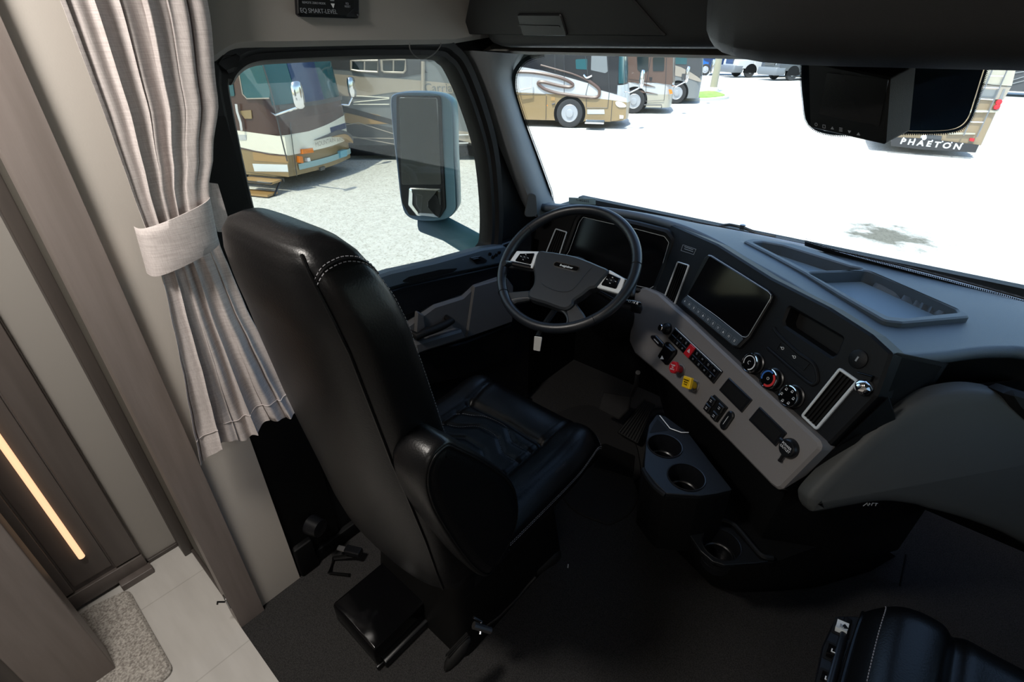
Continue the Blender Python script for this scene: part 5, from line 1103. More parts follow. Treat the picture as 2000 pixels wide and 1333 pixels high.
# ================================================================== OUTSIDE: PARKED VEHICLES
def H2(a): return Vector((math.cos(R(a)), math.sin(R(a)), 0))
class Veh:
    # O: ground point under the front corner on the visible (right hand) side; the body runs back along -h and away along -n
    def __init__(s, name, label, cat, O, head, L, W, Ht, group=None):
        s.O = Vector(O); s.h = H2(head); s.n = Vector((s.h.y, -s.h.x, 0)); s.L, s.W, s.H = L, W, Ht
        s.root = thing(name, s.O, label, cat, group); s.side = Pl(s.O, s.h, (0, 0, 1)); s.front = Pl(s.O, -s.n, (0, 0, 1))
        s.front.O = s.O
    def w(s, u, l, z): return s.O + s.h*u - s.n*l + Vector((0, 0, z))
    def plan(s, z, r=.35, bulge=.12, ins=0, rake=0, e0=0):
        o = []; L, W = s.L, s.W
        for k in range(9): t = R(90*k/8); o.append((-r+r*math.sin(t)-rake, r-r*math.cos(t)) )
        m = 12
        fr = [(-rake + bulge*math.sin(math.pi*i/m), r + (W-2*r)*i/m) for i in range(1, m)]
        right = [(-rake - r + r*math.sin(R(90*k/8)), r - r*math.cos(R(90*k/8))) for k in range(9)]
        left = [(-rake - r + r*math.cos(R(90*k/8)), W - r + r*math.sin(R(90*k/8))) for k in range(9)]
        o = [(-L, .0)] + right + fr + left + [(-L, W)]
        return [s.w(u, l, z) for u, l in o]
    def band(s, name, z0, z1, m, r=.35, bulge=.12, rake0=0, rake1=0, n=2):
        secs = [s.plan(z0+(z1-z0)*k/n, r, bulge, 0, rake0+(rake1-rake0)*k/n) for k in range(n+1)]
        return obj(name, loft(secs), m, s.root, ang=40)
    def wrapfront(s, name, z0, z1, l0, l1, m, off=.012, r=.35, bulge=.12, rake0=0, rake1=0, corner=False, zs=None, parent=None, label=None):
        rows = []
        for k in range(5):
            t = k/4; z = z0+(z1-z0)*t; rk = rake0+(rake1-rake0)*t; row = []
            for i in range(25):
                l = l0+(l1-l0)*i/24
                if l < r: u = -r + math.sqrt(max(0, r*r-(r-l)**2))
                elif l > s.W-r: u = -r + math.sqrt(max(0, r*r-(l-(s.W-r))**2))
                else: u = bulge*math.sin(math.pi*(l-r)/(s.W-2*r))
                zz = z if zs is None else zs(l, t)
                row.append(s.w(u-rk+off, l, zz))
            rows.append(row)
        return obj(name, thick(grid(rows), s.h*-.01), m, parent or s.root, ang=40, label=label)
    def dec(s, name, pts, m, n1=.008, r=0, parent=None, smoothc=False, label=None, pl=None, n0=-.01, holes=()):
        P = pl or s.side; q = P.px(pts, n1); q = crom(q, 4) if smoothc else q
        q = [tuple(a) for a in q]
        return obj(name, plate(P, fillet(q, r) if r else q, n0, n1, 0, holes), m, parent or s.root, smooth=False, label=label)
    def line(s, name, pts, m, r=.012, n=.01, parent=None, sm=True, pl=None):
        P = pl or s.side; q = [P.w(*P.uv(x, y, n), n) for x, y in (crom(pts, 5, False) if sm else pts)]
        return obj(name, tube(q, r, 6), m, parent or s.root)
    def wheel(s, u, R_=.515, holes=10, arch=True, mt='rim_white', l=0):
        c = s.w(u, -.035+l, R_)
        t = obj('wheel', lathe(c, s.n, [(R_*.58, -.25), (R_*.94, -.25), (R_, -.20), (R_, -.04), (R_*.94, .0), (R_*.80, .012), (R_*.60, .0)], 36), 'tyre', s.root)
        obj('hub_cap', lathe(c, s.n, [(R_*.60, .002), (R_*.57, .012), (R_*.50, -.02), (R_*.30, -.02), (R_*.26, .05), (R_*.12, .06), (.0001, .06)], 30), mt, t)
        a = s.h
        obj('hub_holes', [lathe(c + (a*math.cos(q)+Vector((0, 0, 1))*math.sin(q))*R_*.43 - s.n*.015, s.n, [(.026, 0), (.0001, .001)], 8) for q in [2*math.pi*i/holes for i in range(holes)]], 'coach_dark', t)
        if arch: obj('wheel_arch', plate(Pl(s.w(u, 0, R_), s.h, (0, 0, 1)), [(R_*1.16*math.cos(q), R_*1.16*math.sin(q)) for q in [R(-30+240*i/24) for i in range(25)]], -.3, .028), 'rubber', s.root, smooth=False)
def mirror_unit(v, l, z, fwd=.45, big=.5, m='chrome'):
    p = v.w(-.1, l, z); sd = -1 if l < v.W/2 else 1; q = v.w(fwd, l+sd*.28, z+.15)
    a = obj('exterior_mirror', loft([[q + Vector((0, 0, dz)) + v.n*.13*w_*math.cos(t) + v.h*.08*w_*math.sin(t) for t in [2*math.pi*k/16 for k in range(16)]] for dz, w_ in ((-.02, .4), (.02, .85), (.10, 1), (big-.1, 1), (big-.02, .8), (big, .35))]), m, v.root, ang=70)
    obj('mirror_arm', tube([p, v.w(.1, l+sd*.12, z-.02), q+Vector((0, 0, .02))], .025, 8), m, a)

# --- brown and cream coach seen through the driver's window
cA = onz(564, 348, G+.30); hdA = 22.2
A = Veh('motorhome', 'brown, cream and tan motorhome with a chrome mirror, nearest outside the driver window', 'motorhome', (cA.x+.0, cA.y, G), hdA, 6.5, 2.5, 3.5)
zc = A.side.uv(556, 268)[1]; zt_ = A.side.uv(560, 303)[1]; zw = A.side.uv(525, 178)[1]
A.band('lower_body', .30, zt_, 'coach_tan'); A.band('middle_body', zt_, zc, 'coach_cream'); A.band('upper_body', zc, 1.40, 'coach_brown'); A.band('windshield_body', 1.40, A.H, 'coach_brown', rake0=0, rake1=.28)
A.dec('cream_sweep', [(440, 252), (556, 268), (561, 303), (540, 301), (500, 295), (450, 283)], 'coach_cream', .012)
A.line('pin_stripe', [(440, 283), (458, 287), (500, 296), (530, 302), (560, 304)], 'coach_brown', .012, .014)
A.dec('tan_panel', [(440, 286), (458, 288), (500, 297), (530, 303), (561, 305), (564, 346), (440, 330)], 'coach_tan', .010)
A.line('door_seam', [(512, 122), (530, 180), (548, 262), (561, 315)], 'coach_dark', .014, .016)
A.dec('side_window', [(464, 130), (512, 128), (527, 178), (526, 191), (482, 192), (472, 182)], 'glass_teal', .018, .04)
A.line('window_frame', [(464, 128), (474, 184), (482, 193), (526, 192)], 'coach_greybrown', .012, .022, sm=False)
A.dec('side_window', [(425, 150), (452, 145), (458, 188), (428, 188)], 'glass_teal', .018, .04)
A.line('door_handle_rail', [(461, 203), (463, 218), (470, 240), (472, 255)], 'chrome', .025, .07, sm=False)
A.dec('door_latch', [(466, 217), (490, 215), (492, 232), (478, 232)], 'coach_tan', .02, .02)
A.dec('side_marker', [(455, 262), (481, 264), (481, 274), (456, 273)], 'coach_white', .02)
A.dec('locker_outline', [(493, 297), (560, 305), (563, 319), (496, 314)], 'coach_gold', .016)
A.dec('step_panel', [(493, 320), (561, 322), (563, 336), (497, 335)], 'silver', .014)
zs_ = G
st = obj('entry_step', [box(0, 0, 0, 0, 0, 0)] and [obox(A.w(-.55, -.22, .26), (A.h, A.n), (.42, .17, .02)), obox(A.w(-.55, -.42, .05), (A.h, A.n), (.42, .15, .02))], 'coach_gold', A.root, smooth=False, label='two fold out steps')
obj('step_frame', [obox(A.w(-.55, -.05, .26), (A.h, (0, 0, 1)), (.45, .04, .02)), tube([A.w(-.15, -.05, .28), A.w(-.12, -.4, .02)], .02, 6), tube([A.w(-.95, -.05, .28), A.w(-.98, -.4, .02)], .02, 6), obox(A.w(-.55, -.40, .27), (A.h, (0, 0, 1)), (.44, .012, .03))], 'coach_black', st, smooth=False)
A.wheel(-1.95, .5)
fz = lambda px_, py_: A.front.off(.05).uv(px_, py_)
A.wrapfront('windshield', 1.68, 3.2, .12, 2.40, 'glass_teal', .02, rake0=.037, rake1=.24)
A.wrapfront('windshield_blue', 1.6, 3.1, .7, 1.5, 'coach_navy', .026, rake0=.02, rake1=.22)
A.wrapfront('front_cream', .70, zc-.02, .05, 2.45, 'coach_cream', .012, zs=lambda l, t: .72 + .1*l*.0 + (zc-.74+.10*max(0, l-.6))*t)
A.wrapfront('front_band', .98, 1.10, 1.5, 2.48, 'coach_navy', .02)
A.line('hood_seam', [(567, 238), (570, 270), (580, 345)], 'coach_dark', .008, .03, pl=A.front)
FP = A.front.off(.08); FP.O = FP.O
def fdec(nm, pts, m, n1=.06, **k): return A.dec(nm, pts, m, n1, pl=A.front, n0=0, **k)
fdec('indicator', [(591, 292), (611, 289), (613, 298), (592, 301)], 'amber', .10, label='orange indicator lamp')
fdec('side_lamp', [(585, 305), (591, 306), (593, 319), (586, 318)], 'amber', .08, label='amber lamp')
fdec('head_lamp', [(600, 309), (605, 308), (607, 315), (601, 316)], 'headlamp', .11)
A.wrapfront('bumper_strip', .40, .52, .35, 2.35, 'sticker_green', .03, label='pale strip along the bumper')
fdec('fog_lamp', [(626, 328), (635, 325), (635, 331), (627, 334)], 'coach_dark', .14)
fdec('number_plate', [(665, 296), (678, 292), (678, 305), (666, 309)], 'plate_blue', .17, label='blue number plate')
for i_, q_ in enumerate(([(616, 274), (640, 263), (665, 254), (685, 262), (690, 275), (672, 262), (645, 267)], [(648, 268), (672, 262), (684, 268), (690, 280), (670, 268)])):
    fdec('hood_swoosh', q_, 'coach_dark' if i_ == 0 else 'coach_gold', .15+.003*i_, smoothc=True)
TPA = A.front.off(.16)
text('MOUNTAIN', TPA, TPA.uv(636, 278), .135, 'coach_greybrown', A.root, n=0, name='name_lettering'); text('AIRE', TPA, TPA.uv(664, 273), .12, 'coach_greybrown', A.root, n=0, name='name_lettering')
mirror_unit(A, .05, 1.55, .85, .45); mirror_unit(A, 2.25, 1.50, .15, .42)
A.wrapfront('wiper_cowl', 1.60, 1.68, .2, 2.3, 'coach_dark', .03)
# --- long dark coach behind it
gB = onz(925, 286, G+.35)
B = Veh('motorhome', 'long dark grey and beige motorhome parked broadside behind the brown coach', 'motorhome', (gB.x+.6, gB.y+.5, G), 40.5, 6.6, 2.5, 3.6)
B.band('body', .35, B.H, 'coach_grey', r=.1, bulge=0)
B.dec('beige_band', [(600, 140), (690, 148), (780, 154), (860, 161), (960, 175), (960, 185), (900, 183), (770, 180), (700, 190), (600, 182)], 'coach_greybrown', .012)
B.dec('dark_roof_band', [(600, 110), (660, 108), (860, 108), (860, 116), (820, 122), (835, 142), (780, 152), (740, 150), (680, 136), (600, 130)], 'coach_dark', .012)
for q_ in ([(686, 118), (738, 118), (738, 141), (700, 139), (686, 136)], [(745, 116), (792, 116), (792, 137), (788, 142), (750, 141), (746, 138)]):
    f_ = B.dec('side_window', q_, 'glass_dark', .03, .03); B.line('window_frame', q_+[q_[0]], 'coach_greybrown', .03, .04, parent=f_, sm=False); xm = (q_[0][0]+q_[1][0])/2; B.line('window_bar', [(xm, 118), (xm, 140)], 'coach_greybrown', .02, .04, parent=f_, sm=False)
B.dec('lower_dark', [(600, 235), (700, 238), (770, 250), (930, 285), (960, 292), (960, 283), (600, 292)], 'coach_dark', .014)
B.dec('gold_flash', [(690, 215), (740, 225), (765, 242), (700, 243), (640, 236)], 'coach_gold', .016)
B.dec('dark_flash', [(640, 200), (680, 210), (760, 232), (850, 262), (960, 290), (900, 283), (770, 245), (700, 226), (640, 212)], 'coach_black', .02)
for q_ in ([(685, 187), (760, 191)], [(690, 200), (760, 193)], [(690, 204), (760, 204)], [(640, 268), (770, 271)], [(640, 250), (700, 240), (770, 262)], [(640, 258), (770, 282)]): B.line('pin_stripe', q_, 'coach_cream' if q_[0][1] < 230 else 'coach_greybrown', .012, .022, sm=False)
B.line('awning_post', [(826, 120), (826, 180)], 'coach_greybrown', .05, .06, sm=False)
text('Carriage', B.side.off(.02), B.side.uv(866, 172), .28, 'coach_grey', B.root, n=0, name='name_lettering')
obj('skirt', [obox(B.w(-6, -.02, .25), (B.h, (0, 0, 1)), (6, .13, .02))], 'rubber', B.root, smooth=False)
B.dec('locker_frame', [(888, 255), (950, 262), (948, 300), (893, 292)], 'coach_greybrown', .02)
for y in (264, 280): B.line('locker_rail', [(895, y), (915, y-.5)], 'coach_white', .02, .04, sm=False)

# --- three coaches in a row beyond the windshield
g1 = onz(1111, 250, G); h1_ = 28.8
hv = H2(h1_); nose1 = Vector((g1.x, g1.y, 0)) + hv*((onz(1220, 227, G+.5)-g1).dot(hv))
C1 = Veh('motorhome', 'white and gold coach with brown swirls and a black front, nearest beyond the windshield', 'motorhome', (nose1.x, nose1.y, G), h1_, 9.5, 2.5, 3.5, None)
C1.band('lower_body', .27, .85, 'coach_tan', r=.5, bulge=.15); C1.band('middle_body', .85, 1.45, 'coach_white', r=.5, bulge=.15, rake0=.0, rake1=.12); C1.band('upper_body', 1.45, C1.H, 'coach_black', r=.5, bulge=.1, rake0=.12, rake1=.4)
C1.dec('white_side', [(1000, 128), (1015, 130), (1060, 138), (1105, 150), (1150, 163), (1172, 176), (1200, 184), (1224, 192), (1224, 200), (1190, 195), (1100, 185), (1040, 182), (1000, 180)], 'coach_white', .02)
C1.dec('black_side', [(1000, 95), (1210, 95), (1205, 184), (1172, 176), (1150, 163), (1105, 150), (1060, 138), (1015, 130), (1000, 128)], 'coach_black', .022)
C1.dec('tan_side', [(1000, 181), (1050, 179), (1100, 186), (1180, 192), (1224, 196), (1222, 232), (1190, 238), (1000, 233)], 'coach_tan', .018)
C1.line('swirl', [(1004, 140), (1040, 141), (1080, 148), (1105, 156), (1119, 165), (1112, 170), (1090, 167), (1060, 160), (1051, 163), (1062, 173), (1085, 181), (1110, 185), (1140, 189), (1165, 190), (1171, 182), (1168, 172), (1150, 158)], 'coach_brown_light', .06, .03)
C1.line('swirl', [(1056, 127), (1085, 135), (1120, 145), (1150, 158)], 'coach_brown_light', .03, .03)
C1.dec('side_window', [(1124, 116), (1147, 115), (1147, 136), (1125, 135)], 'glass_teal', .03, .04)
C1.dec('side_window', [(1155, 108), (1185, 108), (1187, 140), (1182, 143), (1154, 137)], 'coach_grey', .03, .04)
for q_ in ([(1084, 105), (1084, 140)], [(1102, 105), (1102, 183)], [(1145, 185), (1145, 211)], [(1145, 211), (1187, 211)], [(1187, 110), (1190, 180), (1187, 211)], [(1143, 108), (1150, 160), (1144, 185)], [(1067, 187), (1066, 234)], [(1000, 184), (1066, 184)], [(1196, 196), (1193, 238)]): C1.line('panel_seam', q_, 'coach_dark', .009, .03, sm=False)
C1.wheel((g1-nose1).dot(hv), .505)
C1.dec('step_light_panel', [(1147, 214), (1180, 214), (1181, 223), (1147, 223)], 'coach_white', .03)
us = C1.side.uv(1163, 230)[0]
st = obj('entry_step', [obox(C1.w(us, -.25, .25), (C1.h, C1.n), (.34, .22, .015))], 'coach_black', C1.root, smooth=False, label='black fold out step'); obj('step_edge', [obox(C1.w(us, -.47, .25), (C1.h, (0, 0, 1)), (.34, .025, .012)), obox(C1.w(us, -.03, .29), (C1.h, (0, 0, 1)), (.34, .02, .012))], 'chrome', st, smooth=False)
C1.dec('head_lamp', [(1203, 199), (1215, 200), (1223, 208), (1212, 210), (1204, 206)], 'headlamp', .05, .02, smoothc=True); C1.dec('fog_lamp', [(1210, 225), (1218, 226), (1217, 232), (1210, 232)], 'headlamp', .06)
C1.line('door_handle_rail', [(1140, 146), (1146, 152), (1156, 148)], 'chrome', .03, .06); C1.dec('fuel_flap', [(1076, 190), (1084, 190), (1084, 197), (1076, 197)], 'coach_gold', .03); C1.line('pet_ring', [(1078, 204), (1084, 202)], 'coach_dark', .025, .05)
C1.wrapfront('windshield', 1.5, 3.0, .1, 2.4, 'glass_teal', .03, r=.5, rake0=.15, rake1=.35); mirror_unit(C1, .1, 1.25, .45, .55); obj('marker_lamp', lathe(C1.side.w(*C1.side.uv(1069, 206)), C1.n, [(.03, 0), (.02, .02), (.0001, .025)], 10), 'amber', C1.root)
C1.line('awning_arm', [(1012, 158), (1016, 176), (1038, 172), (1038, 150)], 'coach_white', .03, .2, sm=False)

def far_coach(base, fr, head, label, lo, mid, upm, dz, px_stuff):
    g_ = onz(*base, G); hh = H2(head); nz_ = Vector((g_.x, g_.y, 0)) + hh*((onz(fr[0], fr[1], G+.5)-g_).dot(hh))
    v = Veh('motorhome', label, 'motorhome', (nz_.x, nz_.y, G), head, 9.5, 2.5, 3.5)
    v.band('lower_body', .27, dz[0], lo, r=.4); v.band('middle_body', dz[0], dz[1], mid, r=.4); v.band('upper_body', dz[1], v.H, upm, r=.4, rake0=0, rake1=.3)
    v.wheel((g_-nz_).dot(hh), .505); px_stuff(v); return v
def s2(v):
    v.dec('brown_side', [(1224, 95), (1315, 95), (1313, 166), (1296, 164), (1260, 158), (1224, 154)], 'coach_brown_light', .02)
    v.dec('side_window', [(1244, 111), (1267, 111), (1266, 138), (1262, 141), (1250, 140), (1245, 136)], 'glass_dark', .04, .04); v.dec('side_window', [(1275, 112), (1298, 112), (1297, 139), (1275, 139)], 'glass_dark', .04, .06)
    for q_ in ([(1272, 108), (1262, 165), (1261, 198)], [(1302, 110), (1300, 165), (1297, 196)], [(1261, 198), (1297, 196)]): v.line('panel_seam', q_, 'coach_dark', .010, .04, sm=False)
    for q_ in ([(1232, 159), (1250, 160), (1280, 170), (1262, 168)], [(1228, 176), (1255, 177), (1262, 182), (1230, 179)], [(1262, 179), (1285, 184), (1262, 182)]): v.dec('side_flash', q_, 'coach_brown_light', .03)
    v.dec('door_handle', [(1268, 151), (1274, 151), (1273, 158), (1269, 158)], 'coach_black', .05); v.dec('side_lamp', [(1306, 175), (1312, 175), (1314, 183), (1308, 184)], 'amber', .06)
    v.line('entry_step', [(1258, 205), (1292, 205), (1292, 211)], 'coach_dark', .025, .2, sm=False); mirror_unit(v, .1, 1.15, .45, .6)
far_coach((1235, 222), (1312, 200), 29.7, 'brown and ivory coach with two dark side windows, second in the row beyond the windshield', 'coach_ivory', 'coach_white', 'coach_brown_light', (.8, 1.25), s2)
def s3(v):
    v.dec('side_flash', [(1316, 128), (1330, 131), (1350, 142), (1366, 153), (1368, 160), (1340, 152), (1316, 146)], 'coach_greybrown', .02, smoothc=True)
    v.dec('dark_side', [(1314, 95), (1368, 95), (1368, 152), (1350, 142), (1330, 131), (1316, 127)], 'coach_dark', .022)
    v.dec('side_window', [(1316, 112), (1342, 112), (1341, 126), (1316, 125)], 'glass_teal', .04, .04); v.dec('vent_flap', [(1332, 144), (1341, 144), (1341, 155), (1331, 155)], 'coach_dark', .04, .03)
    mirror_unit(v, .1, 1.3, .3, .6)
far_coach((1318, 203), (1367, 182), 33, 'silver coach with a dark grey upper, third in the row beyond the windshield', 'coach_silver', 'coach_silver', 'coach_dark', (.8, 1.3), s3)
# --- far side of the lot
def truck(label, name, px_wheel, head, mats, L=9, box_m='coach_white', scale=1.0, ugap=0):
    g_ = onz(*px_wheel, G); hh = H2(head); n_ = Vector((-hh.y, hh.x, 0))   # visible side is the left hand side
    root = thing(name, g_, label, 'truck'); W = 2.3
    def w(u, l, z): return g_ + hh*u - n_*l + Vector((0, 0, z))
    def loftb(nm, u0, u1, zs, m, l0=0, l1=W, r=.2, parent=root):
        secs = []
        for z, e in zs: secs.append([w(u, l, z) for u, l in fillet([(u0, l0+e), (u1-e, l0+e), (u1-e, l1-e), (u0, l1-e)], r)])
        return obj(nm, loft(secs), m, parent, ang=50)
    loftb('hood', -.3, 1.55, [(.75, 0), (1.3, .02), (1.75, .12), (1.95, .35)], mats[0]); loftb('cab', -2.2, -.2, [(.6, 0), (1.9, .02), (2.9, .2)], mats[0], r=.15)
    loftb('bumper', .75, 1.75, [(.42, .05), (.55, 0), (.95, 0), (1.0, .04)], mats[1], r=.15)
    gp_ = Pl(w(1.55, W/2, 1.35), -n_, (0, 0, 1)); gp_ = Pl(w(1.56, W/2, 1.35), n_*-1, Vector((0, 0, 1)))
    gr = obj('grille', obox(w(1.5, W/2, 1.38), (n_, (0, 0, 1)), (.62, .30, .06), .06), mats[2], root); obj('grille_bars', [obox(w(1.565, W/2, 1.16+.11*i), (n_, (0, 0, 1)), (.58, .015, .01)) for i in range(5)], mats[3], gr, smooth=False)
    obj('head_lamp', [obox(w(1.40, .28, 1.25), (n_+hh*-.5, (0, 0, 1)), (.22, .10, .06), .04)], 'headlamp', root); obj('head_lamp', [obox(w(1.40, W-.28, 1.25), (n_, (0, 0, 1)), (.22, .10, .06), .04)], 'headlamp', root)
    for l in (0.02, W-.3):
        c = w(0, l+.14, .5); t = obj('wheel', lathe(c+n_*.14, n_, [(.28, -.28), (.48, -.28), (.50, -.22), (.50, -.05), (.47, 0), (.30, -.01)], 26), 'tyre', root); obj('hub_cap', lathe(c+n_*.14, n_, [(.30, -.01), (.26, -.05), (.12, .02), (.0001, .02)], 20), 'coach_silver', t)
    obj('wheel_arch', plate(Pl(w(0, -.005, .5), -hh, (0, 0, 1)), [(.62*math.cos(q), .62*math.sin(q)) for q in [R(-10+200*i/16) for i in range(17)]], -.2, .004), 'rubber', root, smooth=False)
    loftb('windshield', -1.2, -.19, [(1.95, .06), (2.8, .22)], 'glass_dark', .1, W-.1)
    loftb('side_window', -1.5, -.6, [(1.85, -.01), (2.5, .05)], 'glass_dark', -.0, .2)
    loftb('body', -2.4-L, -2.3, [(.45, 0), (3.4, 0)], box_m, -.08, W+.08, .05); loftb('skirt', -2.4-L, -2.32, [(.30, 0), (1.35, 0)], 'coach_silver', -.10, W+.1, .05)
    obj('side_step', obox(w(-1.2, -.1, .55), (hh, (0, 0, 1)), (.45, .10, .12)), 'coach_silver', root); obj('door_handle', obox(w(-2.0, -.02, 1.5), (hh, (0, 0, 1)), (.12, .05, .02)), 'coach_black', root)
    return root
truck('white bonneted truck with a pale box body across the lot', 'truck', (1463, 152), 232, ('coach_white', 'truck_bumper', 'coach_dark', 'chrome'))
truck('dark grey bonneted truck partly hidden behind the hanging monitor', 'truck', (1545, 158), 236, ('coach_dark', 'truck_bumper', 'coach_black', 'coach_grey'), 6, 'coach_silver')
gb = onz(1374, 147.5, G)
bl = Veh('motorhome', 'blue motorhome with navy and white swoops in front of the far truck row', 'motorhome', (gb.x+2.9, gb.y+1.9, G), 33, 9, 2.5, 3.6)
bl.band('body', .4, bl.H, 'coach_blue', r=.15, bulge=0)
bl.dec('navy_swoop', [(1375, 105), (1440, 108), (1440, 128), (1420, 132), (1400, 136), (1380, 133), (1385, 122), (1376, 118)], 'coach_navy', .03, smoothc=True); bl.dec('white_swoop', [(1380, 138), (1400, 136), (1425, 131), (1440, 124), (1428, 133), (1400, 139), (1382, 140)], 'coach_silver', .04)
for u_ in (-3.4, -7.5): bl.wheel(u_, .5, arch=False)
# lamp post and island
pp = onz(1391, 184, G); lpst = thing('lamp_post', pp, 'pale painted lamp post standing on a small grass island', 'lamp post')
tl_ = onz(1391, 184, G); obj('pole', tube([tl_+Vector((0, 0, .3)), tl_+Vector((0, 0, 3)), tl_+Vector((0, 0, 8))], [.22, .20, .15], 14), 'pole_paint', lpst); obj('base', lathe(tl_+Vector((0, 0, .19)), (0, 0, 1), [(.34, 0), (.34, .12), (.22, .2)], 18), 'concrete', lpst)
isl = thing('traffic_island', pp, 'low kerbed island with bright grass beside the silver coach', 'traffic island')
iz = onz(1395, 188, G+.12); GP0 = Pl((0, 0, G), (1, 0, 0), (0, 1, 0)); io = crom([tuple(onz(x, y, G+.15).to_2d()) for x, y in [(1330, 183), (1390, 178), (1425, 186), (1400, 191), (1360, 192), (1330, 190)]], 5)
obj('kerb', plate(GP0, io, 0, .15, .03), 'concrete', isl); io2 = io if area(io) > 0 else io[::-1]; obj('turf', plate(GP0, inset(dedupe(io2), .25), .10, .19, .03), 'grass', isl)
# --- sand coloured coach seen from behind, on the right
pc = onz(1912, 262, G+.35)
pr_c = onz(1917, 287, G+.32); 
P_ = Veh('motorhome', 'sand coloured motorhome seen from behind with a roof ladder and lettered mud flap', 'motorhome', (0, 0, 0), 90, 10, 2.5, 3.6)
bpy.data.objects.remove(P_.root); 
rear_h = (onz(1905, 290, G+.32) - onz(1745, 284, G+.32)); ang_r = math.degrees(math.atan2(rear_h.y, rear_h.x))
ang_r = 12
RX = H2(ang_r); RN = Vector((RX.y, -RX.x, 0)); Ob = Vector((pr_c.x, pr_c.y, G)); RP = Pl(Ob, RX, (0, 0, 1))
ph = thing('motorhome', Ob, 'sand coloured motorhome seen from behind with a ladder and a lettered mud flap', 'motorhome')
def pbody_(z0, z1, m, nm, e0=0, e1=0): 
    secs = []
    for z, e in ((z0, e0), ((z0+z1)/2, (e0+e1)/2), (z1, e1)):
        secs.append([Ob + RX*u + RN*n_ + Vector((0, 0, z)) for u, n_ in fillet([(-2.5, -7), (0, -7), (0, -e), (-2.5, -e)], .12)])
    return obj(nm, loft(secs), m, ph, ang=40)
pbody_(.35, 1.55, 'coach_sand', 'lower_body', .0, .02); pbody_(1.55, 2.9, 'coach_sand', 'upper_body', .02, .05); pbody_(2.9, 3.6, 'coach_ivory', 'roof_cap', .05, .25)
def pd(nm, pts, m, n1=.03, parent=ph, r=0, **k): q = RP.px(pts, n1); return obj(nm, plate(RP, fillet(q, r) if r else q, -.06, n1), m, parent, smooth=False, **k)
pd('cap_panel', [(1915, 162), (1930, 125), (1985, 132), (1976, 168), (1940, 166)], 'coach_ivory', .05)
pd('window_shade', [(1905, 192), (1915, 165), (1975, 170), (1960, 195)], 'coach_greybrown', .03); pd('rear_window', [(1908, 190), (1918, 174), (1952, 176), (1945, 192)], 'coach_silver', .04)
pd('cream_line', [(1880, 214), (1950, 216), (1952, 220), (1880, 220)], 'coach_ivory', .05); pd('cream_line', [(1852, 259), (1905, 260), (1905, 263), (1852, 263)], 'coach_ivory', .05)
tlp = pd('tail_lamp', [(1960, 174), (1964, 174), (1951, 216), (1942, 214)], 'coach_silver', .05, label='tall tail lamp cluster')
for x, y in ((1951, 200), (1947, 209)): obj('lamp', lathe(RP.w(*RP.uv(x, y, .06), .05), RP.N, [(.07, 0), (.06, .03), (.0001, .04)], 14), 'lamp_red', tlp)
pd('reflector', [(1895, 270), (1904, 271), (1902, 277), (1893, 275)], 'lamp_red', .06); pd('plate_recess', [(1812, 263), (1840, 266), (1838, 275), (1808, 272)], 'coach_dark', .06)
def pt(x, y, n=.15): return RP.w(*RP.uv(x, y, n), n)
lad = obj('ladder', [tube([pt(1946, 118), pt(1922, 175), pt(1882, 265)], .018, 6), tube([pt(1968, 135), pt(1944, 190), pt(1908, 268)], .018, 6)], 'steel', ph, label='metal roof ladder')
for (a, b, c, d) in ((1932, 148, 1960, 149), (1921, 171, 1951, 172), (1912, 193, 1940, 195), (1900, 217, 1930, 218), (1891, 238, 1921, 239)): obj('rung', tube([pt(a, b), pt(c, d)], .015, 6), 'chrome', lad)
mf = ph
MF = RP.off(.10); q_ = MF.px([(1740, 276), (1745, 268), (1800, 270), (1912, 283), (1905, 298), (1800, 292), (1740, 285)])
mfp = obj('mud_flap', plate(MF, q_, -.02, .02), 'coach_black', mf, smooth=False, label='wide black lettered mud flap')
a1 = Vector(MF.uv(1757, 276, .02)); a2 = Vector(MF.uv(1880, 288, .02)); bd = a2-a1
MT = Pl(MF.w(*((a1+a2)/2), .022), MF.U*bd.x+MF.V*bd.y, MF.V*bd.x-MF.U*bd.y)
text('P H A E T O N', MT, (0, 0), .20, 'coach_white', mfp, bold=.008, sx=1.12)
obj('bolt', [lathe(MF.w(*MF.uv(x, y, .02), .02), MF.N, [(.02, 0), (.0001, .015)], 8) for x, y in ((1765, 270), (1787, 272), (1821, 275), (1841, 277), (1859, 279), (1880, 281))], 'chrome', mfp)
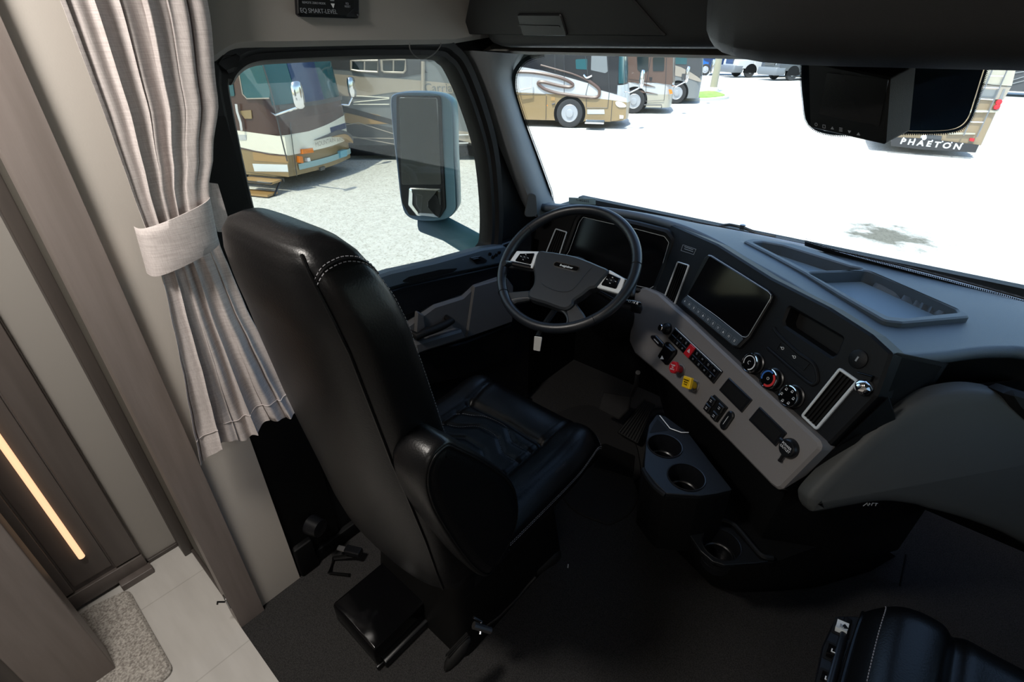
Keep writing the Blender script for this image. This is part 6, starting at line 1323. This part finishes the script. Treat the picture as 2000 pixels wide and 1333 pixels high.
obj('hitch', lathe(RP.w(*RP.uv(1804, 269), .0), RP.N, [(.08, 0), (.05, .12), (.0001, .14)], 12), 'headlamp', ph)
# dark coach far right with light stripes, and the one at the frame edge
gR = onz(1990, 178, G+.3)
D = Veh('motorhome', 'dark teal coach with thin pale stripes behind the sand coloured motorhome', 'motorhome', (gR.x+9, gR.y-2, G), -10, 14, 2.5, 3.6)
D.band('body', .3, D.H, 'coach_dark', r=.15, bulge=0)
for q_ in ([(1940, 150), (2000, 140)], [(1950, 165), (2000, 150)], [(1945, 172), (2000, 158)]): D.line('pin_stripe', q_, 'coach_silver', .03, .03, sm=False)
gE = onz(1990, 250, G)
E_ = Veh('motorhome', 'white coach nose just entering the right edge of the windshield view', 'motorhome', (gE.x+.25, gE.y+.1, G), 200, 6, 2.5, 3.5)
E_.band('lower_body', .3, .9, 'coach_ivory', r=.3); E_.band('middle_body', .9, 1.6, 'coach_white', r=.3); E_.band('upper_body', 1.6, E_.H, 'coach_dark', r=.3, rake0=0, rake1=.3)
E_.wheel(-1.3, .5); mirror_unit(E_, 2.4, 1.1, .3, .5)
# the motorhome's own outer side, seen in the side mirror
own = obj('body_side', box(-1.50, -1.46, -9, -2.76, G+.4, 2.3), 'coach_dark', None, smooth=False); tag(own, 'dark grey outer side of the motorhome, seen only in the side mirror', 'motorhome side')
for z in (.25, .42, .6): obj('side_stripe', box(-1.505, -1.50, -9, -2.76, z-.02, z+.02), 'coach_silver', own, smooth=False)

# ------------------------------------------------------------------ lettering becomes mesh
dg = bpy.context.evaluated_depsgraph_get()
for o, mw, org, m, parent, name in TXT:
    me = bpy.data.meshes.new_from_object(o.evaluated_get(dg)); me.name = name
    me.transform(Matrix.Translation(-org) @ mw); me.materials.clear(); me.materials.append(M[m])
    for p in me.polygons: p.material_index = 0
    n = bpy.data.objects.new(name, me); COL.objects.link(n); n.parent = parent; n['org'] = tuple(org)
for o, *_ in TXT:
    c = o.data; bpy.data.objects.remove(o); bpy.data.curves.remove(c)
for o in bpy.data.objects:
    if 'org' in o: del o['org']
